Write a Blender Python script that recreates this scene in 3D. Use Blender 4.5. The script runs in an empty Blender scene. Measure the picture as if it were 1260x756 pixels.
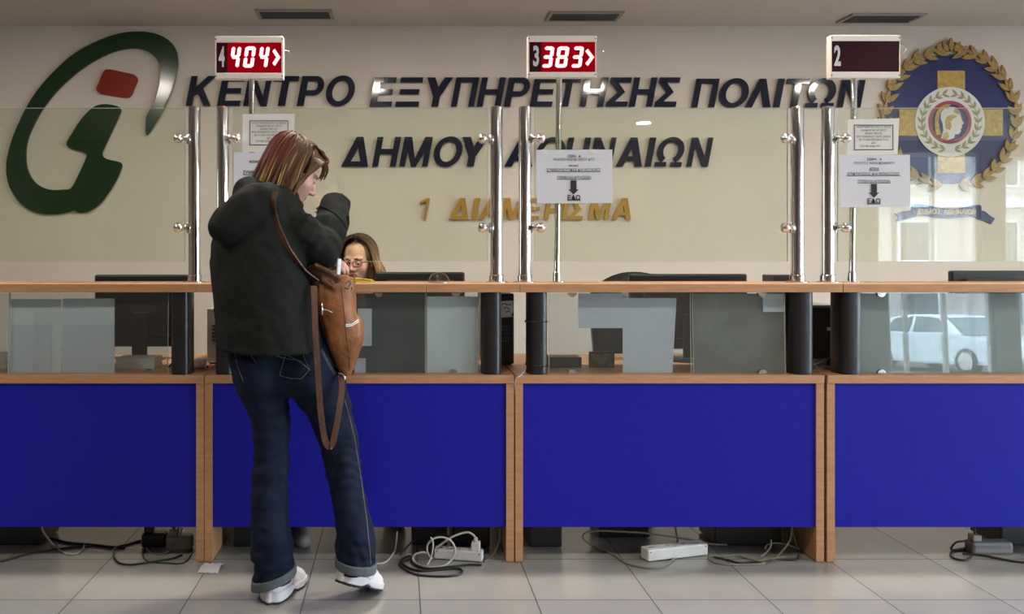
import bpy, bmesh, math, random
import numpy as np
from mathutils import Vector, Matrix, Quaternion
from mathutils.bvhtree import BVHTree

sc = bpy.context.scene
COL = sc.collection
random.seed(7)

# ------------------------------------------------------------------ camera, world, light, exposure
FPX, CX, CY, EYE = 1066.0, 490.0, 314.0, 1.22      # focal length in pixels, vanishing point, eye height
cam_d = bpy.data.cameras.new('camera'); cam = bpy.data.objects.new('camera', cam_d); COL.objects.link(cam)
cam.location = (0, 0, EYE); cam.rotation_euler = (math.pi/2, 0, 0)
cam_d.sensor_width = 36.0; cam_d.lens = FPX/1260*36
cam_d.shift_x = (630-CX)/1260; cam_d.shift_y = -(378-CY)/1260
cam_d.clip_start = 0.05; cam_d.clip_end = 200
sc.camera = cam

sc.view_settings.view_transform = 'Standard'; sc.view_settings.look = 'None'
sc.view_settings.gamma = 1.0; sc.view_settings.use_curve_mapping = False
sc.view_settings.exposure = 1.0
sc.cycles.use_denoising = True
sc.cycles.max_bounces = 8
sc.cycles.transparent_max_bounces = 16
sc.cycles.sample_clamp_indirect = 6.0

w = bpy.data.worlds.new('overcast_sky'); sc.world = w; w.use_nodes = True
bgn = w.node_tree.nodes['Background']
bgn.inputs['Color'].default_value = (0.80, 0.90, 1.0, 1); bgn.inputs['Strength'].default_value = 10.0

DOWNLIGHT_W = 15.0
BACK_Y, FRONT_Y, LEFT_X, RIGHT_X, CEIL = 5.6, -4.0, -4.6, 9.0, 2.70

def portal(name, loc, rot, sx, sy):
    l = bpy.data.lights.new(name, 'AREA'); l.shape = 'RECTANGLE'; l.size = sx; l.size_y = sy
    l.cycles.is_portal = True
    o = bpy.data.objects.new(name, l); o.location = loc; o.rotation_euler = rot; COL.objects.link(o)
portal('daylight_portal_street', (7.5, FRONT_Y-0.2, 1.3), (math.pi/2, 0, 0), 2.8, 2.7)
portal('daylight_portal_side', (RIGHT_X+0.2, 0.2, 1.3), (math.pi/2, 0, math.pi/2), 6.4, 2.6)

# ------------------------------------------------------------------ helpers
def at(px, py, y):
    """the point of the place at distance y that the photograph shows at (px, py)"""
    return Vector(((px-CX)*y/FPX, y, EYE-(py-CY)*y/FPX))
def X(px, y): return (px-CX)*y/FPX
def Zp(py, y): return EYE-(py-CY)*y/FPX

def link(name, me, mat=None, parent=None, smooth=False, loc=None):
    o = bpy.data.objects.new(name, me); COL.objects.link(o)
    if mat is not None:
        for m in (mat if isinstance(mat, (list, tuple)) else [mat]): me.materials.append(m)
    if parent is not None: o.parent = parent
    if loc is not None: o.location = loc
    if smooth:
        for p in me.polygons: p.use_smooth = True
    return o
def tag(o, label=None, cat=None, group=None, kind=None):
    if label: o['label'] = label
    if cat: o['category'] = cat
    if group: o['group'] = group
    if kind: o['kind'] = kind
    return o
def thing(name, loc, label, cat, group=None, kind=None):
    o = bpy.data.objects.new(name, None); COL.objects.link(o); o.location = loc; o.empty_display_size = 0.05
    return tag(o, label, cat, group, kind)

class MB:
    """collects shapes into one mesh"""
    def __init__(s): s.v = []; s.f = []; s.m = []
    def add(s, v, f, mi=0):
        n = len(s.v); s.v += [tuple(p) for p in v]; s.f += [tuple(i+n for i in q) for q in f]; s.m += [mi]*len(f); return s
    def box(s, x0, x1, y0, y1, z0, z1, mi=0, bev=0):
        if bev > 0:
            bm = bmesh.new(); bmesh.ops.create_cube(bm, size=1)
            for q in bm.verts: q.co = ((x0+x1)/2+q.co.x*(x1-x0), (y0+y1)/2+q.co.y*(y1-y0), (z0+z1)/2+q.co.z*(z1-z0))
            bmesh.ops.bevel(bm, geom=bm.edges[:], offset=bev, segments=2, affect='EDGES', profile=0.5)
            return s.bm(bm, mi)
        v = [(x0,y0,z0),(x1,y0,z0),(x1,y1,z0),(x0,y1,z0),(x0,y0,z1),(x1,y0,z1),(x1,y1,z1),(x0,y1,z1)]
        return s.add(v, [(0,3,2,1),(4,5,6,7),(0,1,5,4),(1,2,6,5),(2,3,7,6),(3,0,4,7)], mi)
    def bm(s, bm, mi=0):
        bm.verts.index_update()
        s.add([q.co[:] for q in bm.verts], [[q.index for q in f.verts] for f in bm.faces], mi); bm.free(); return s
    def lathe(s, prof, base=(0,0,0), axis=(0,0,1), n=24, mi=0):
        """prof: list of (radius, height) along axis"""
        a = Vector(axis).normalized(); q = Vector((0,0,1)).rotation_difference(a); b = Vector(base)
        v = []; f = []
        for r, h in prof:
            for k in range(n):
                t = 2*math.pi*k/n; v.append(b + q @ Vector((r*math.cos(t), r*math.sin(t), h)))
        m = len(prof)
        for i in range(m-1):
            for k in range(n):
                k2 = (k+1) % n; f.append((i*n+k, i*n+k2, (i+1)*n+k2, (i+1)*n+k))
        f.append(tuple(range(n-1, -1, -1))); f.append(tuple((m-1)*n+k for k in range(n)))
        return s.add(v, f, mi)
    def tube(s, pts, r, n=8, mi=0, smooth=True, closed=False, flat=None):
        pts = spline(pts, closed=closed) if smooth and len(pts) > 2 else [Vector(p) for p in pts]
        N = len(pts); rr = r if isinstance(r, list) else None
        v = []; f = []; nrm = None
        for i, p in enumerate(pts):
            t = (pts[min(i+1, N-1)]-pts[max(i-1, 0)])
            t = t.normalized() if t.length > 1e-9 else Vector((0,0,1))
            if nrm is None:
                nrm = t.orthogonal().normalized()
            else:
                nrm = (nrm - t*nrm.dot(t)); nrm = nrm.normalized() if nrm.length > 1e-6 else t.orthogonal().normalized()
            if flat is not None:
                fl = Vector(flat); u = fl - t*fl.dot(t); u = u.normalized() if u.length > 1e-5 else nrm
                bn = t.cross(u)
            else:
                u = nrm; bn = t.cross(nrm)
            q = i/(N-1) if N > 1 else 0
            if rr is not None:
                k = q*(len(rr)-1); j = min(int(k), len(rr)-2); g_ = k-j; R = tuple(u_*(1-g_)+w_*g_ for u_, w_ in zip(rr[j], rr[j+1])) if isinstance(rr[j], tuple) else rr[j]*(1-g_)+rr[j+1]*g_
            else: R = r
            ra, rb = (R if not isinstance(R, tuple) else R[0]), (R if not isinstance(R, tuple) else R[1])
            for k in range(n):
                a = 2*math.pi*k/n; v.append(p + u*(ra*math.cos(a)) + bn*(rb*math.sin(a)))
        for i in range(N-1):
            for k in range(n):
                k2 = (k+1) % n; f.append((i*n+k, i*n+k2, (i+1)*n+k2, (i+1)*n+k))
        f.append(tuple(range(n-1, -1, -1))); f.append(tuple((N-1)*n+k for k in range(n)))
        return s.add(v, f, mi)
    def strap(s, pts, wid, th, flat, mi=0):
        """flat band: wid along 'flat', thickness th"""
        pts = spline(pts); N = len(pts); v = []; f = []
        for i, p in enumerate(pts):
            t = (pts[min(i+1, N-1)]-pts[max(i-1, 0)]).normalized()
            fl = Vector(flat); u = (fl - t*fl.dot(t)).normalized(); bn = t.cross(u)
            for a, b in ((-1,-1),(1,-1),(1,1),(-1,1)): v.append(p+u*(a*wid/2)+bn*(b*th/2))
        for i in range(N-1):
            for k in range(4):
                k2 = (k+1) % 4; f.append((i*4+k, i*4+k2, (i+1)*4+k2, (i+1)*4+k))
        f += [(3,2,1,0), tuple((N-1)*4+k for k in range(4))]
        return s.add(v, f, mi)
    def prism(s, poly, y0, y1, mi=0):
        """poly: (x, z) outline, extruded in y from y0 (front) to y1"""
        bm = bmesh.new()
        vs = [bm.verts.new((x, y0, z)) for x, z in poly]
        face = bm.faces.new(vs)
        r = bmesh.ops.extrude_face_region(bm, geom=[face])
        for g in r['geom']:
            if isinstance(g, bmesh.types.BMVert): g.co.y = y1
        bmesh.ops.recalc_face_normals(bm, faces=bm.faces[:])
        big = [q for q in bm.faces if len(q.verts) > 4]
        if big: bmesh.ops.triangulate(bm, faces=big)
        return s.bm(bm, mi)
    def sphere(s, c, r, mi=0, u=20, v=12):
        bm = bmesh.new(); bmesh.ops.create_uvsphere(bm, u_segments=u, v_segments=v, radius=1)
        rr = r if hasattr(r, '__len__') else (r, r, r)
        for q in bm.verts: q.co = (c[0]+q.co.x*rr[0], c[1]+q.co.y*rr[1], c[2]+q.co.z*rr[2])
        return s.bm(bm, mi)
    def xf(s, M):
        s.v = [tuple(M @ Vector(p)) for p in s.v]; return s
    def build(s, name, mat, parent=None, smooth=False, bevel=0, auto=None):
        me = bpy.data.meshes.new(name)
        org = Vector((0,0,0))
        if parent is None and s.v:                          # origin at the thing's base
            a = np.array(s.v); lo, hi = a.min(0), a.max(0); org = Vector(((lo[0]+hi[0])/2, (lo[1]+hi[1])/2, lo[2]))
        elif parent is not None:
            org = parent.matrix_world.translation.copy() if parent.parent else parent.location.copy()
            q = parent
            org = Vector((0,0,0))
            while q is not None: org += q.location; q = q.parent
        me.from_pydata([tuple(Vector(p)-org) for p in s.v], [], s.f); me.update()
        o = link(name, me, mat, parent)
        if parent is None: o.location = org
        for p, mi in zip(me.polygons, s.m): p.material_index = mi
        if smooth or auto is not None:
            for p in me.polygons: p.use_smooth = True
        if auto is not None:
            bm = bmesh.new(); bm.from_mesh(me)
            for e in bm.edges:
                if len(e.link_faces) == 2 and e.calc_face_angle(0) > auto: e.smooth = False
            bm.to_mesh(me); bm.free()
        if bevel:
            md = o.modifiers.new('bevel', 'BEVEL'); md.width = bevel; md.segments = 2; md.limit_method = 'ANGLE'; md.angle_limit = 0.6
        return o

def spline(P, per=8, closed=False):
    P = [Vector(p) for p in P]; out = []
    n = len(P)
    for i in range(n-1):
        p0 = P[max(i-1, 0)]; p1 = P[i]; p2 = P[i+1]; p3 = P[min(i+2, n-1)]
        for k in range(per):
            t = k/per; t2 = t*t; t3 = t2*t
            out.append(0.5*((2*p1)+(p2-p0)*t+(2*p0-5*p1+4*p2-p3)*t2+(3*p1-p0-3*p2+p3)*t3))
    out.append(P[-1]); return out

def smooth_poly(pts, per=4):
    """closed rounded outline through 2-D points"""
    n = len(pts); out = []
    for i in range(n):
        p0, p1, p2, p3 = (Vector(pts[(i+k-1) % n]) for k in range(4))
        for k in range(per):
            t = k/per; t2 = t*t; t3 = t2*t
            q = 0.5*((2*p1)+(p2-p0)*t+(2*p0-5*p1+4*p2-p3)*t2+(3*p1-p0-3*p2+p3)*t3)
            out.append((q.x, q.y))
    return out
def ring_poly(cx, cz, r, n=48): return [(cx+r*math.cos(2*math.pi*k/n), cz+r*math.sin(2*math.pi*k/n)) for k in range(n)]

# ------------------------------------------------------------------ materials
def mat(name, col, rough=0.5, metal=0.0, var=0.0, vscale=8.0, bump=0.0, bscale=60.0, spec=0.5, coat=0.0, stretch=None):
    m = bpy.data.materials.new(name); m.use_nodes = True; nt = m.node_tree; b = nt.nodes['Principled BSDF']
    b.inputs['Base Color'].default_value = (*col, 1); b.inputs['Roughness'].default_value = rough; b.inputs['Metallic'].default_value = metal
    b.inputs['Specular IOR Level'].default_value = spec; b.inputs['Coat Weight'].default_value = coat
    if var or bump:
        tc = nt.nodes.new('ShaderNodeTexCoord'); mp = nt.nodes.new('ShaderNodeMapping')
        nt.links.new(tc.outputs['Object'], mp.inputs['Vector'])
        if stretch: mp.inputs['Scale'].default_value = stretch
    if var:
        n = nt.nodes.new('ShaderNodeTexNoise'); n.inputs['Scale'].default_value = vscale; n.inputs['Detail'].default_value = 5
        nt.links.new(mp.outputs['Vector'], n.inputs['Vector'])
        r = nt.nodes.new('ShaderNodeMapRange'); r.inputs[1].default_value = 0.3; r.inputs[2].default_value = 0.7
        r.inputs[3].default_value = 1-var; r.inputs[4].default_value = 1+var
        nt.links.new(n.outputs['Fac'], r.inputs[0])
        mx = nt.nodes.new('ShaderNodeVectorMath'); mx.operation = 'SCALE'; mx.inputs[0].default_value = col
        nt.links.new(r.outputs[0], mx.inputs['Scale']); nt.links.new(mx.outputs[0], b.inputs['Base Color'])
    if bump:
        n2 = nt.nodes.new('ShaderNodeTexNoise'); n2.inputs['Scale'].default_value = bscale; n2.inputs['Detail'].default_value = 4
        nt.links.new(mp.outputs['Vector'], n2.inputs['Vector'])
        bp = nt.nodes.new('ShaderNodeBump'); bp.inputs['Strength'].default_value = bump; bp.inputs['Distance'].default_value = 0.01
        nt.links.new(n2.outputs['Fac'], bp.inputs['Height']); nt.links.new(bp.outputs[0], b.inputs['Normal'])
    return m
def emit(name, col, s):
    m = bpy.data.materials.new(name); m.use_nodes = True; nt = m.node_tree; nt.nodes.remove(nt.nodes['Principled BSDF'])
    e = nt.nodes.new('ShaderNodeEmission'); e.inputs[0].default_value = (*col, 1); e.inputs[1].default_value = s
    nt.links.new(e.outputs[0], nt.nodes['Material Output'].inputs[0]); return m
def glass(name, tint, f0=0.08, rough=0.0, haze=0.0):
    """clear pane: tinted transmission plus a Schlick reflection"""
    m = bpy.data.materials.new(name); m.use_nodes = True; nt = m.node_tree; nt.nodes.remove(nt.nodes['Principled BSDF'])
    tr = nt.nodes.new('ShaderNodeBsdfTransparent'); tr.inputs[0].default_value = (*tint, 1)
    gl = nt.nodes.new('ShaderNodeBsdfGlossy'); gl.inputs['Roughness'].default_value = rough; gl.inputs[0].default_value = (1,1,1,1)
    lw = nt.nodes.new('ShaderNodeLayerWeight'); lw.inputs[0].default_value = 0.5
    pw = nt.nodes.new('ShaderNodeMath'); pw.operation = 'POWER'; pw.inputs[1].default_value = 5
    ma = nt.nodes.new('ShaderNodeMath'); ma.operation = 'MULTIPLY_ADD'; ma.inputs[1].default_value = 1-f0; ma.inputs[2].default_value = f0
    nt.links.new(lw.outputs['Facing'], pw.inputs[0]); nt.links.new(pw.outputs[0], ma.inputs[0])
    mx = nt.nodes.new('ShaderNodeMixShader'); nt.links.new(ma.outputs[0], mx.inputs[0])
    nt.links.new(tr.outputs[0], mx.inputs[1]); nt.links.new(gl.outputs[0], mx.inputs[2])
    last = mx
    if haze:
        df = nt.nodes.new('ShaderNodeBsdfDiffuse'); df.inputs[0].default_value = (0.75, 0.8, 0.8, 1)
        m2 = nt.nodes.new('ShaderNodeMixShader'); m2.inputs[0].default_value = haze
        nt.links.new(mx.outputs[0], m2.inputs[1]); nt.links.new(df.outputs[0], m2.inputs[2]); last = m2
    nt.links.new(last.outputs[0], nt.nodes['Material Output'].inputs[0]); return m

def wood(name, c1, c2):
    m = mat(name, c1, 0.42); nt = m.node_tree; b = nt.nodes['Principled BSDF']
    tc = nt.nodes.new('ShaderNodeTexCoord'); mp = nt.nodes.new('ShaderNodeMapping'); mp.inputs['Scale'].default_value = (6, 60, 60)
    n = nt.nodes.new('ShaderNodeTexNoise'); n.inputs['Scale'].default_value = 2.0; n.inputs['Detail'].default_value = 6
    cr = nt.nodes.new('ShaderNodeValToRGB'); cr.color_ramp.elements[0].color = (*c1, 1); cr.color_ramp.elements[1].color = (*c2, 1)
    cr.color_ramp.elements[0].position = 0.35; cr.color_ramp.elements[1].position = 0.65
    nt.links.new(tc.outputs['Object'], mp.inputs[0]); nt.links.new(mp.outputs[0], n.inputs['Vector'])
    nt.links.new(n.outputs['Fac'], cr.inputs[0]); nt.links.new(cr.outputs[0], b.inputs['Base Color']); return m

def tile_floor():
    m = mat('polished_stone_tile', (0.4, 0.39, 0.36), 0.16); nt = m.node_tree; b = nt.nodes['Principled BSDF']
    g = nt.nodes.new('ShaderNodeNewGeometry'); sp = nt.nodes.new('ShaderNodeSeparateXYZ'); nt.links.new(g.outputs['Position'], sp.inputs[0])
    def mth(op, a, bb=None, c=None):
        n = nt.nodes.new('ShaderNodeMath'); n.operation = op
        for i, q in enumerate((a, bb, c)):
            if q is None: continue
            if isinstance(q, (int, float)): n.inputs[i].default_value = q
            else: nt.links.new(q, n.inputs[i])
        return n.outputs[0]
    T = 0.4105
    ux = mth('DIVIDE', mth('SUBTRACT', sp.outputs[0], 0.0764), T); uy = mth('DIVIDE', mth('SUBTRACT', sp.outputs[1], 3.0635), T)
    dx = mth('ABSOLUTE', mth('SUBTRACT', mth('FRACT', mth('ADD', ux, 0.5)), 0.5)); dy = mth('ABSOLUTE', mth('SUBTRACT', mth('FRACT', mth('ADD', uy, 0.5)), 0.5))
    d = mth('MINIMUM', dx, dy); line = mth('LESS_THAN', d, 0.0050)
    cb = nt.nodes.new('ShaderNodeCombineXYZ'); nt.links.new(mth('FLOOR', ux), cb.inputs[0]); nt.links.new(mth('FLOOR', uy), cb.inputs[1])
    wn = nt.nodes.new('ShaderNodeTexWhiteNoise'); nt.links.new(cb.outputs[0], wn.inputs['Vector'])
    ns = nt.nodes.new('ShaderNodeTexNoise'); ns.inputs['Scale'].default_value = 5; ns.inputs['Detail'].default_value = 8; nt.links.new(g.outputs['Position'], ns.inputs['Vector'])
    val = mth('ADD', mth('MULTIPLY', wn.outputs['Value'], 0.12), mth('MULTIPLY', ns.outputs['Fac'], 0.22)); val = mth('ADD', val, 0.80)
    sc_ = nt.nodes.new('ShaderNodeVectorMath'); sc_.operation = 'SCALE'; sc_.inputs[0].default_value = (0.335, 0.335, 0.325); nt.links.new(val, sc_.inputs['Scale'])
    mx = nt.nodes.new('ShaderNodeMix'); mx.data_type = 'RGBA'; nt.links.new(line, mx.inputs[0]); nt.links.new(sc_.outputs[0], mx.inputs[6]); mx.inputs[7].default_value = (0.045, 0.042, 0.04, 1)
    nt.links.new(mx.outputs[2], b.inputs['Base Color'])
    ro = mth('ADD', mth('MULTIPLY', ns.outputs['Fac'], 0.16), 0.10); nt.links.new(mth('MAXIMUM', ro, mth('MULTIPLY', line, 0.7)), b.inputs['Roughness'])
    return m

M = dict(
 wall=mat('cream_wall_paint', (0.62, 0.56, 0.50), 0.75, var=0.03, vscale=3, bump=0.05, bscale=120),
 ceil=mat('ceiling_paint', (0.60, 0.555, 0.51), 0.85, var=0.02, vscale=2),
 plain=mat('plaster', (0.24, 0.18, 0.15), 0.8, var=0.04, vscale=2),
 floor=tile_floor(),
 wood=wood('beech_laminate', (0.46, 0.235, 0.115), (0.54, 0.29, 0.15)),
 blue=mat('blue_laminate', (0.013, 0.014, 0.36), 0.55, var=0.06, vscale=120, spec=0.15, stretch=(1, 1, 6)),
 steel=mat('polished_steel', (0.80, 0.77, 0.74), 0.07, 1.0),
 chrome=mat('chrome', (0.8, 0.79, 0.78), 0.10, 1.0),
 alu=mat('brushed_aluminium', (0.72, 0.68, 0.64), 0.42, 0.25),
 black=mat('black_plastic', (0.012, 0.012, 0.013), 0.38),
 column=mat('black_painted_column', (0.016, 0.015, 0.018), 0.36),
 navy=mat('navy_acrylic', (0.008, 0.010, 0.028), 0.065, spec=0.5),
 gold=mat('gold_acrylic', (0.42, 0.235, 0.035), 0.3, 0.25),
 green=mat('dark_green_acrylic', (0.008, 0.034, 0.011), 0.17),
 red=mat('red_acrylic', (0.20, 0.012, 0.006), 0.4, spec=0.2),
 glass=glass('green_tinted_glass', (0.955, 0.985, 0.93), 0.055),
 glassl=glass('counter_glass', (0.86, 0.895, 0.895), 0.055, haze=0.015),
 edge=mat('glass_edge', (0.50, 0.56, 0.50), 0.2),
 paper=mat('white_paper', (0.70, 0.72, 0.80), 0.8),
 paper2=mat('grey_white_paper', (0.80, 0.85, 0.90), 0.8, var=0.05, vscale=9),
 sleeve=mat('plastic_sleeve', (0.80, 0.79, 0.77), 0.2),
 ink=mat('black_ink', (0.02, 0.02, 0.025), 0.7),
 board=mat('red_display_filter', (0.030, 0.003, 0.007), 0.35, spec=0.15), field=emit('painted_red_glow', (1.0, 0.004, 0.022), 0.13),
 card=mat('dull_grey_card', (0.40, 0.45, 0.45), 0.7, var=0.08, vscale=5), card2=mat('dim_olive_card', (0.23, 0.235, 0.21), 0.7, var=0.22, vscale=7), card3=mat('dark_grey_card', (0.085, 0.095, 0.095), 0.7, var=0.2, vscale=8),
 led=emit('lit_red_segments', (1.0, 0.055, 0.058), 15.0),
 num=mat('pale_numeral_film', (0.62, 0.60, 0.64), 0.6),
 white=mat('white_plastic', (0.66, 0.66, 0.65), 0.45, var=0.08, vscale=30),
 beige=mat('beige_plastic', (0.42, 0.36, 0.29), 0.5),
 grey=mat('grey_plastic', (0.22, 0.22, 0.22), 0.45),
 dkgrey=mat('dark_grey_plastic', (0.045, 0.045, 0.05), 0.5),
 cableb=mat('black_cable', (0.012, 0.012, 0.012), 0.45),
 cablew=mat('grey_white_cable', (0.50, 0.48, 0.43), 0.5),
 cableg=mat('grey_green_cable', (0.20, 0.19, 0.14), 0.5),
 skin=mat('skin', (0.58, 0.33, 0.25), 0.5, var=0.06, vscale=30),
 skin2=mat('fair_skin', (0.55, 0.32, 0.26), 0.5, var=0.05, vscale=30),
 lip=mat('lips', (0.36, 0.085, 0.085), 0.4),
 eye=mat('eye_white', (0.7, 0.68, 0.66), 0.2), iris=mat('brown_iris', (0.03, 0.015, 0.01), 0.15), brow=mat('brown_brow', (0.09, 0.05, 0.03), 0.8),
 coat=mat('dark_olive_wool', (0.0105, 0.0125, 0.0115), 0.85, var=0.18, vscale=60, bump=0.25, bscale=350, spec=0.2),
 denim=mat('dark_denim', (0.006, 0.0105, 0.030), 0.8, var=0.35, vscale=26, bump=0.25, bscale=500, spec=0.2, stretch=(1, 1, 0.4)),
 cuff=mat('turned_up_denim', (0.10, 0.12, 0.14), 0.9, var=0.15, vscale=80, bump=0.2, bscale=500),
 stitch=mat('pale_stitching', (0.17, 0.17, 0.18), 0.8),
 shoe=mat('white_leather', (0.68, 0.66, 0.70), 0.5, var=0.04, vscale=50), sole=mat('dark_rubber', (0.02, 0.02, 0.028), 0.7), stripe=mat('pale_pink_stripe', (0.55, 0.42, 0.46), 0.5),
 leather=mat('tan_leather', (0.235, 0.088, 0.026), 0.5, var=0.4, vscale=14, bump=0.35, bscale=60),
 leather2=mat('dark_brown_leather', (0.075, 0.028, 0.013), 0.4, var=0.3, vscale=18, bump=0.3, bscale=80),
 lining=mat('dark_lining', (0.01, 0.008, 0.007), 0.9),
 yellow=mat('yellow_paper', (0.62, 0.50, 0.05), 0.6),
 crest_blue=mat('crest_blue', (0.005, 0.010, 0.095), 0.3), crest_gold=mat('crest_gold', (0.42, 0.27, 0.06), 0.4, 0.1, var=0.25, vscale=40), crest_white=mat('crest_white', (0.62, 0.60, 0.60), 0.5),
 crest_red=mat('crest_red', (0.28, 0.02, 0.045), 0.4), olive=mat('olive_print', (0.27, 0.24, 0.11), 0.5), olivegold=mat('wreath_gold', (0.30, 0.19, 0.05), 0.4, 0.15, var=0.35, vscale=50),
 dark=mat('vent_interior', (0.02, 0.02, 0.02), 0.9), ventf=mat('vent_metal', (0.33, 0.31, 0.29), 0.5, 0.3),
 lamp=emit('downlight_lens', (1.0, 0.90, 0.75), 26.0),
)
def hair_mat(name, dark, mid, light, top=None, topz=0.0):
    m = mat(name, mid, 0.55, spec=0.25); nt = m.node_tree; b = nt.nodes['Principled BSDF']
    at_ = nt.nodes.new('ShaderNodeAttribute'); at_.attribute_name = 'strand'
    cr = nt.nodes.new('ShaderNodeValToRGB'); e = cr.color_ramp.elements
    e[0].color = (*dark, 1); e[0].position = 0.0; e[1].color = (*light, 1); e[1].position = 1.0
    k = e.new(0.55); k.color = (*mid, 1)
    nt.links.new(at_.outputs['Fac'], cr.inputs[0]); out = cr.outputs[0]
    if top:
        a2 = nt.nodes.new('ShaderNodeAttribute'); a2.attribute_name = 'reddened'
        mx = nt.nodes.new('ShaderNodeMix'); mx.data_type = 'RGBA'; nt.links.new(a2.outputs['Fac'], mx.inputs[0])
        nt.links.new(out, mx.inputs[6]); mx.inputs[7].default_value = (*top, 1); out = mx.outputs[2]
    nt.links.new(out, b.inputs['Base Color']); return m

# ------------------------------------------------------------------ the room
def struct(o, label): return tag(o, label, 'room', kind='structure')
X0, X1, Y0, Y1 = LEFT_X, RIGHT_X, FRONT_Y, BACK_Y
struct(MB().box(X0-.2, X1+.2, Y0-.2, Y1+.2, -.12, 0).build('floor', M['floor']), 'polished grey square floor tiles with thin dark joints')
struct(MB().box(X0-.2, X1+.2, Y0-.2, Y1+.2, CEIL, CEIL+.15).build('ceiling', M['ceil']), 'plain pale ceiling with three dark vents')
struct(MB().box(X0-.2, X1+.2, Y1, Y1+.2, 0, CEIL).build('wall_back', M['wall']), 'cream wall behind the counter carrying the raised Greek lettering')
struct(MB().box(X0-.2, X0, Y0, Y1, 0, CEIL).build('wall_left', M['plain']), 'plain side wall to the left of the hall')
wf = MB()
DX0, DX1, WX0, WX1 = 6.20, 7.55, 7.85, 8.8
wf.box(X0, DX0, Y0-.2, Y0, 0, CEIL); wf.box(DX1, WX0, Y0-.2, Y0, 0, CEIL); wf.box(WX1, X1, Y0-.2, Y0, 0, CEIL)
wf.box(DX0, DX1, Y0-.2, Y0, 2.55, CEIL); wf.box(WX0, WX1, Y0-.2, Y0, 2.5, CEIL); wf.box(WX0, WX1, Y0-.2, Y0, 0, .35)
struct(wf.build('wall_front', M['plain']), 'street side wall behind the viewer with a glazed door')
wr = MB(); SY0, SY1 = -3.0, 3.4
wr.box(X1, X1+.2, Y0, SY0, 0, CEIL); wr.box(X1, X1+.2, SY1, Y1, 0, CEIL); wr.box(X1, X1+.2, SY0, SY1, 2.6, CEIL); wr.box(X1, X1+.2, SY0, SY1, 0, .2)
struct(wr.build('wall_right', M['plain']), 'right side wall with an opening for the added window')
pane = glass('window_glass', (0.93, 0.95, 0.95), 0.05); dim_pane = glass('dim_tinted_glass', (0.82, 0.87, 0.90), 0.05)  # street glazing gets an added tint that dims the outdoors in reflections
def win(name, x0, x1, y0, y1, z0, z1, label, bars):
    """framed glazing in the x or y plane"""
    f = MB(); alongx = (x1-x0) > (y1-y0); t = .05
    if alongx:
        f.box(x0, x0+t, y0, y1, z0, z1); f.box(x1-t, x1, y0, y1, z0, z1); f.box(x0+t, x1-t, y0, y1, z0, z0+t); f.box(x0+t, x1-t, y0, y1, z1-t, z1)
        for b in bars: f.box(b-.022, b+.022, y0, y1, z0+t, z1-t)
    else:
        f.box(x0, x1, y0, y0+t, z0, z1); f.box(x0, x1, y1-t, y1, z0, z1); f.box(x0, x1, y0+t, y1-t, z0, z0+t); f.box(x0, x1, y0+t, y1-t, z1-t, z1)
        for b in bars: f.box(x0, x1, b-.022, b+.022, z0+t, z1-t)
    fr = f.build(name, M['alu']); struct(fr, label)
    cx, cy = (x0+x1)/2, (y0+y1)/2
    g = MB().box(x0+t, x1-t, cy-.003, cy+.003, z0+t, z1-t) if alongx else MB().box(cx-.003, cx+.003, y0+t, y1-t, z0+t, z1-t)
    g.build('pane', dim_pane if alongx else pane, fr)
win('door_1', DX0, DX1, Y0-.12, Y0-.06, 0, 2.55, 'glazed street door reflected in the rightmost counter glass', (6.45, 6.95))
win('window_1', WX0, WX1, Y0-.12, Y0-.06, .35, 2.5, 'shop window beside the street door', ())
win('added_window_2', X1+.06, X1+.12, SY0, SY1, .2, 2.6, 'long unseen window added to the right side wall for daylight', (-1.4, .2, 1.8))  # unseen window added to let in more daylight from the right

def vent(name, quad, label):
    """quad: near-left, near-right, far-right, far-left pixel corners on the ceiling"""
    pts = []
    for px, py in quad:
        y = FPX*(CEIL-EYE)/(CY-py); pts.append((X(px, y), y))
    x0 = (pts[0][0]+pts[3][0])/2; x1 = (pts[1][0]+pts[2][0])/2; y0 = (pts[0][1]+pts[1][1])/2; y1 = (pts[2][1]+pts[3][1])/2
    r = thing(name, ((x0+x1)/2, (y0+y1)/2, CEIL), label, 'vent', 'ceiling vents'); b = .022; z = CEIL
    f = MB(); f.box(x0, x1, y0, y0+b, z-.012, z-.0005); f.box(x0, x1, y1-b, y1, z-.012, z-.0005); f.box(x0, x0+b, y0+b, y1-b, z-.012, z-.0005); f.box(x1-b, x1, y0+b, y1-b, z-.012, z-.0005)
    f.build('frame', M['ventf'], r)
    MB().box(x0+b, x1-b, y0+b, y1-b, z-.004, z-.0005).build('backing', M['dark'], r)
    for k in range(3):
        yy = y0+b+(y1-y0-2*b)*(k+.5)/3
        s = MB(); s.add([(x0+b, yy-.012, z-.004), (x1-b, yy-.012, z-.004), (x1-b, yy+.010, z-.014), (x0+b, yy+.010, z-.014), (x0+b, yy-.012, z-.0055), (x1-b, yy-.012, z-.0055), (x1-b, yy+.010, z-.0155), (x0+b, yy+.010, z-.0155)],
              [(0,1,2,3),(7,6,5,4),(0,4,5,1),(1,5,6,2),(2,6,7,3),(3,7,4,0)])
        s.build('slat', M['dkgrey'], r)
vent('ceiling_vent', ((313.5, 11), (410.5, 11), (409.5, 22), (319, 22)), 'dark ceiling vent above the display reading 404')
vent('ceiling_vent', ((677, 13.5), (769, 13.5), (758.5, 24.4), (669.6, 24.4)), 'dark ceiling vent above the display reading 383')
vent('ceiling_vent', ((1049, 16), (1139, 16), (1119, 27), (1028, 27)), 'dark ceiling vent above the unlit display marked 2')

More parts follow.
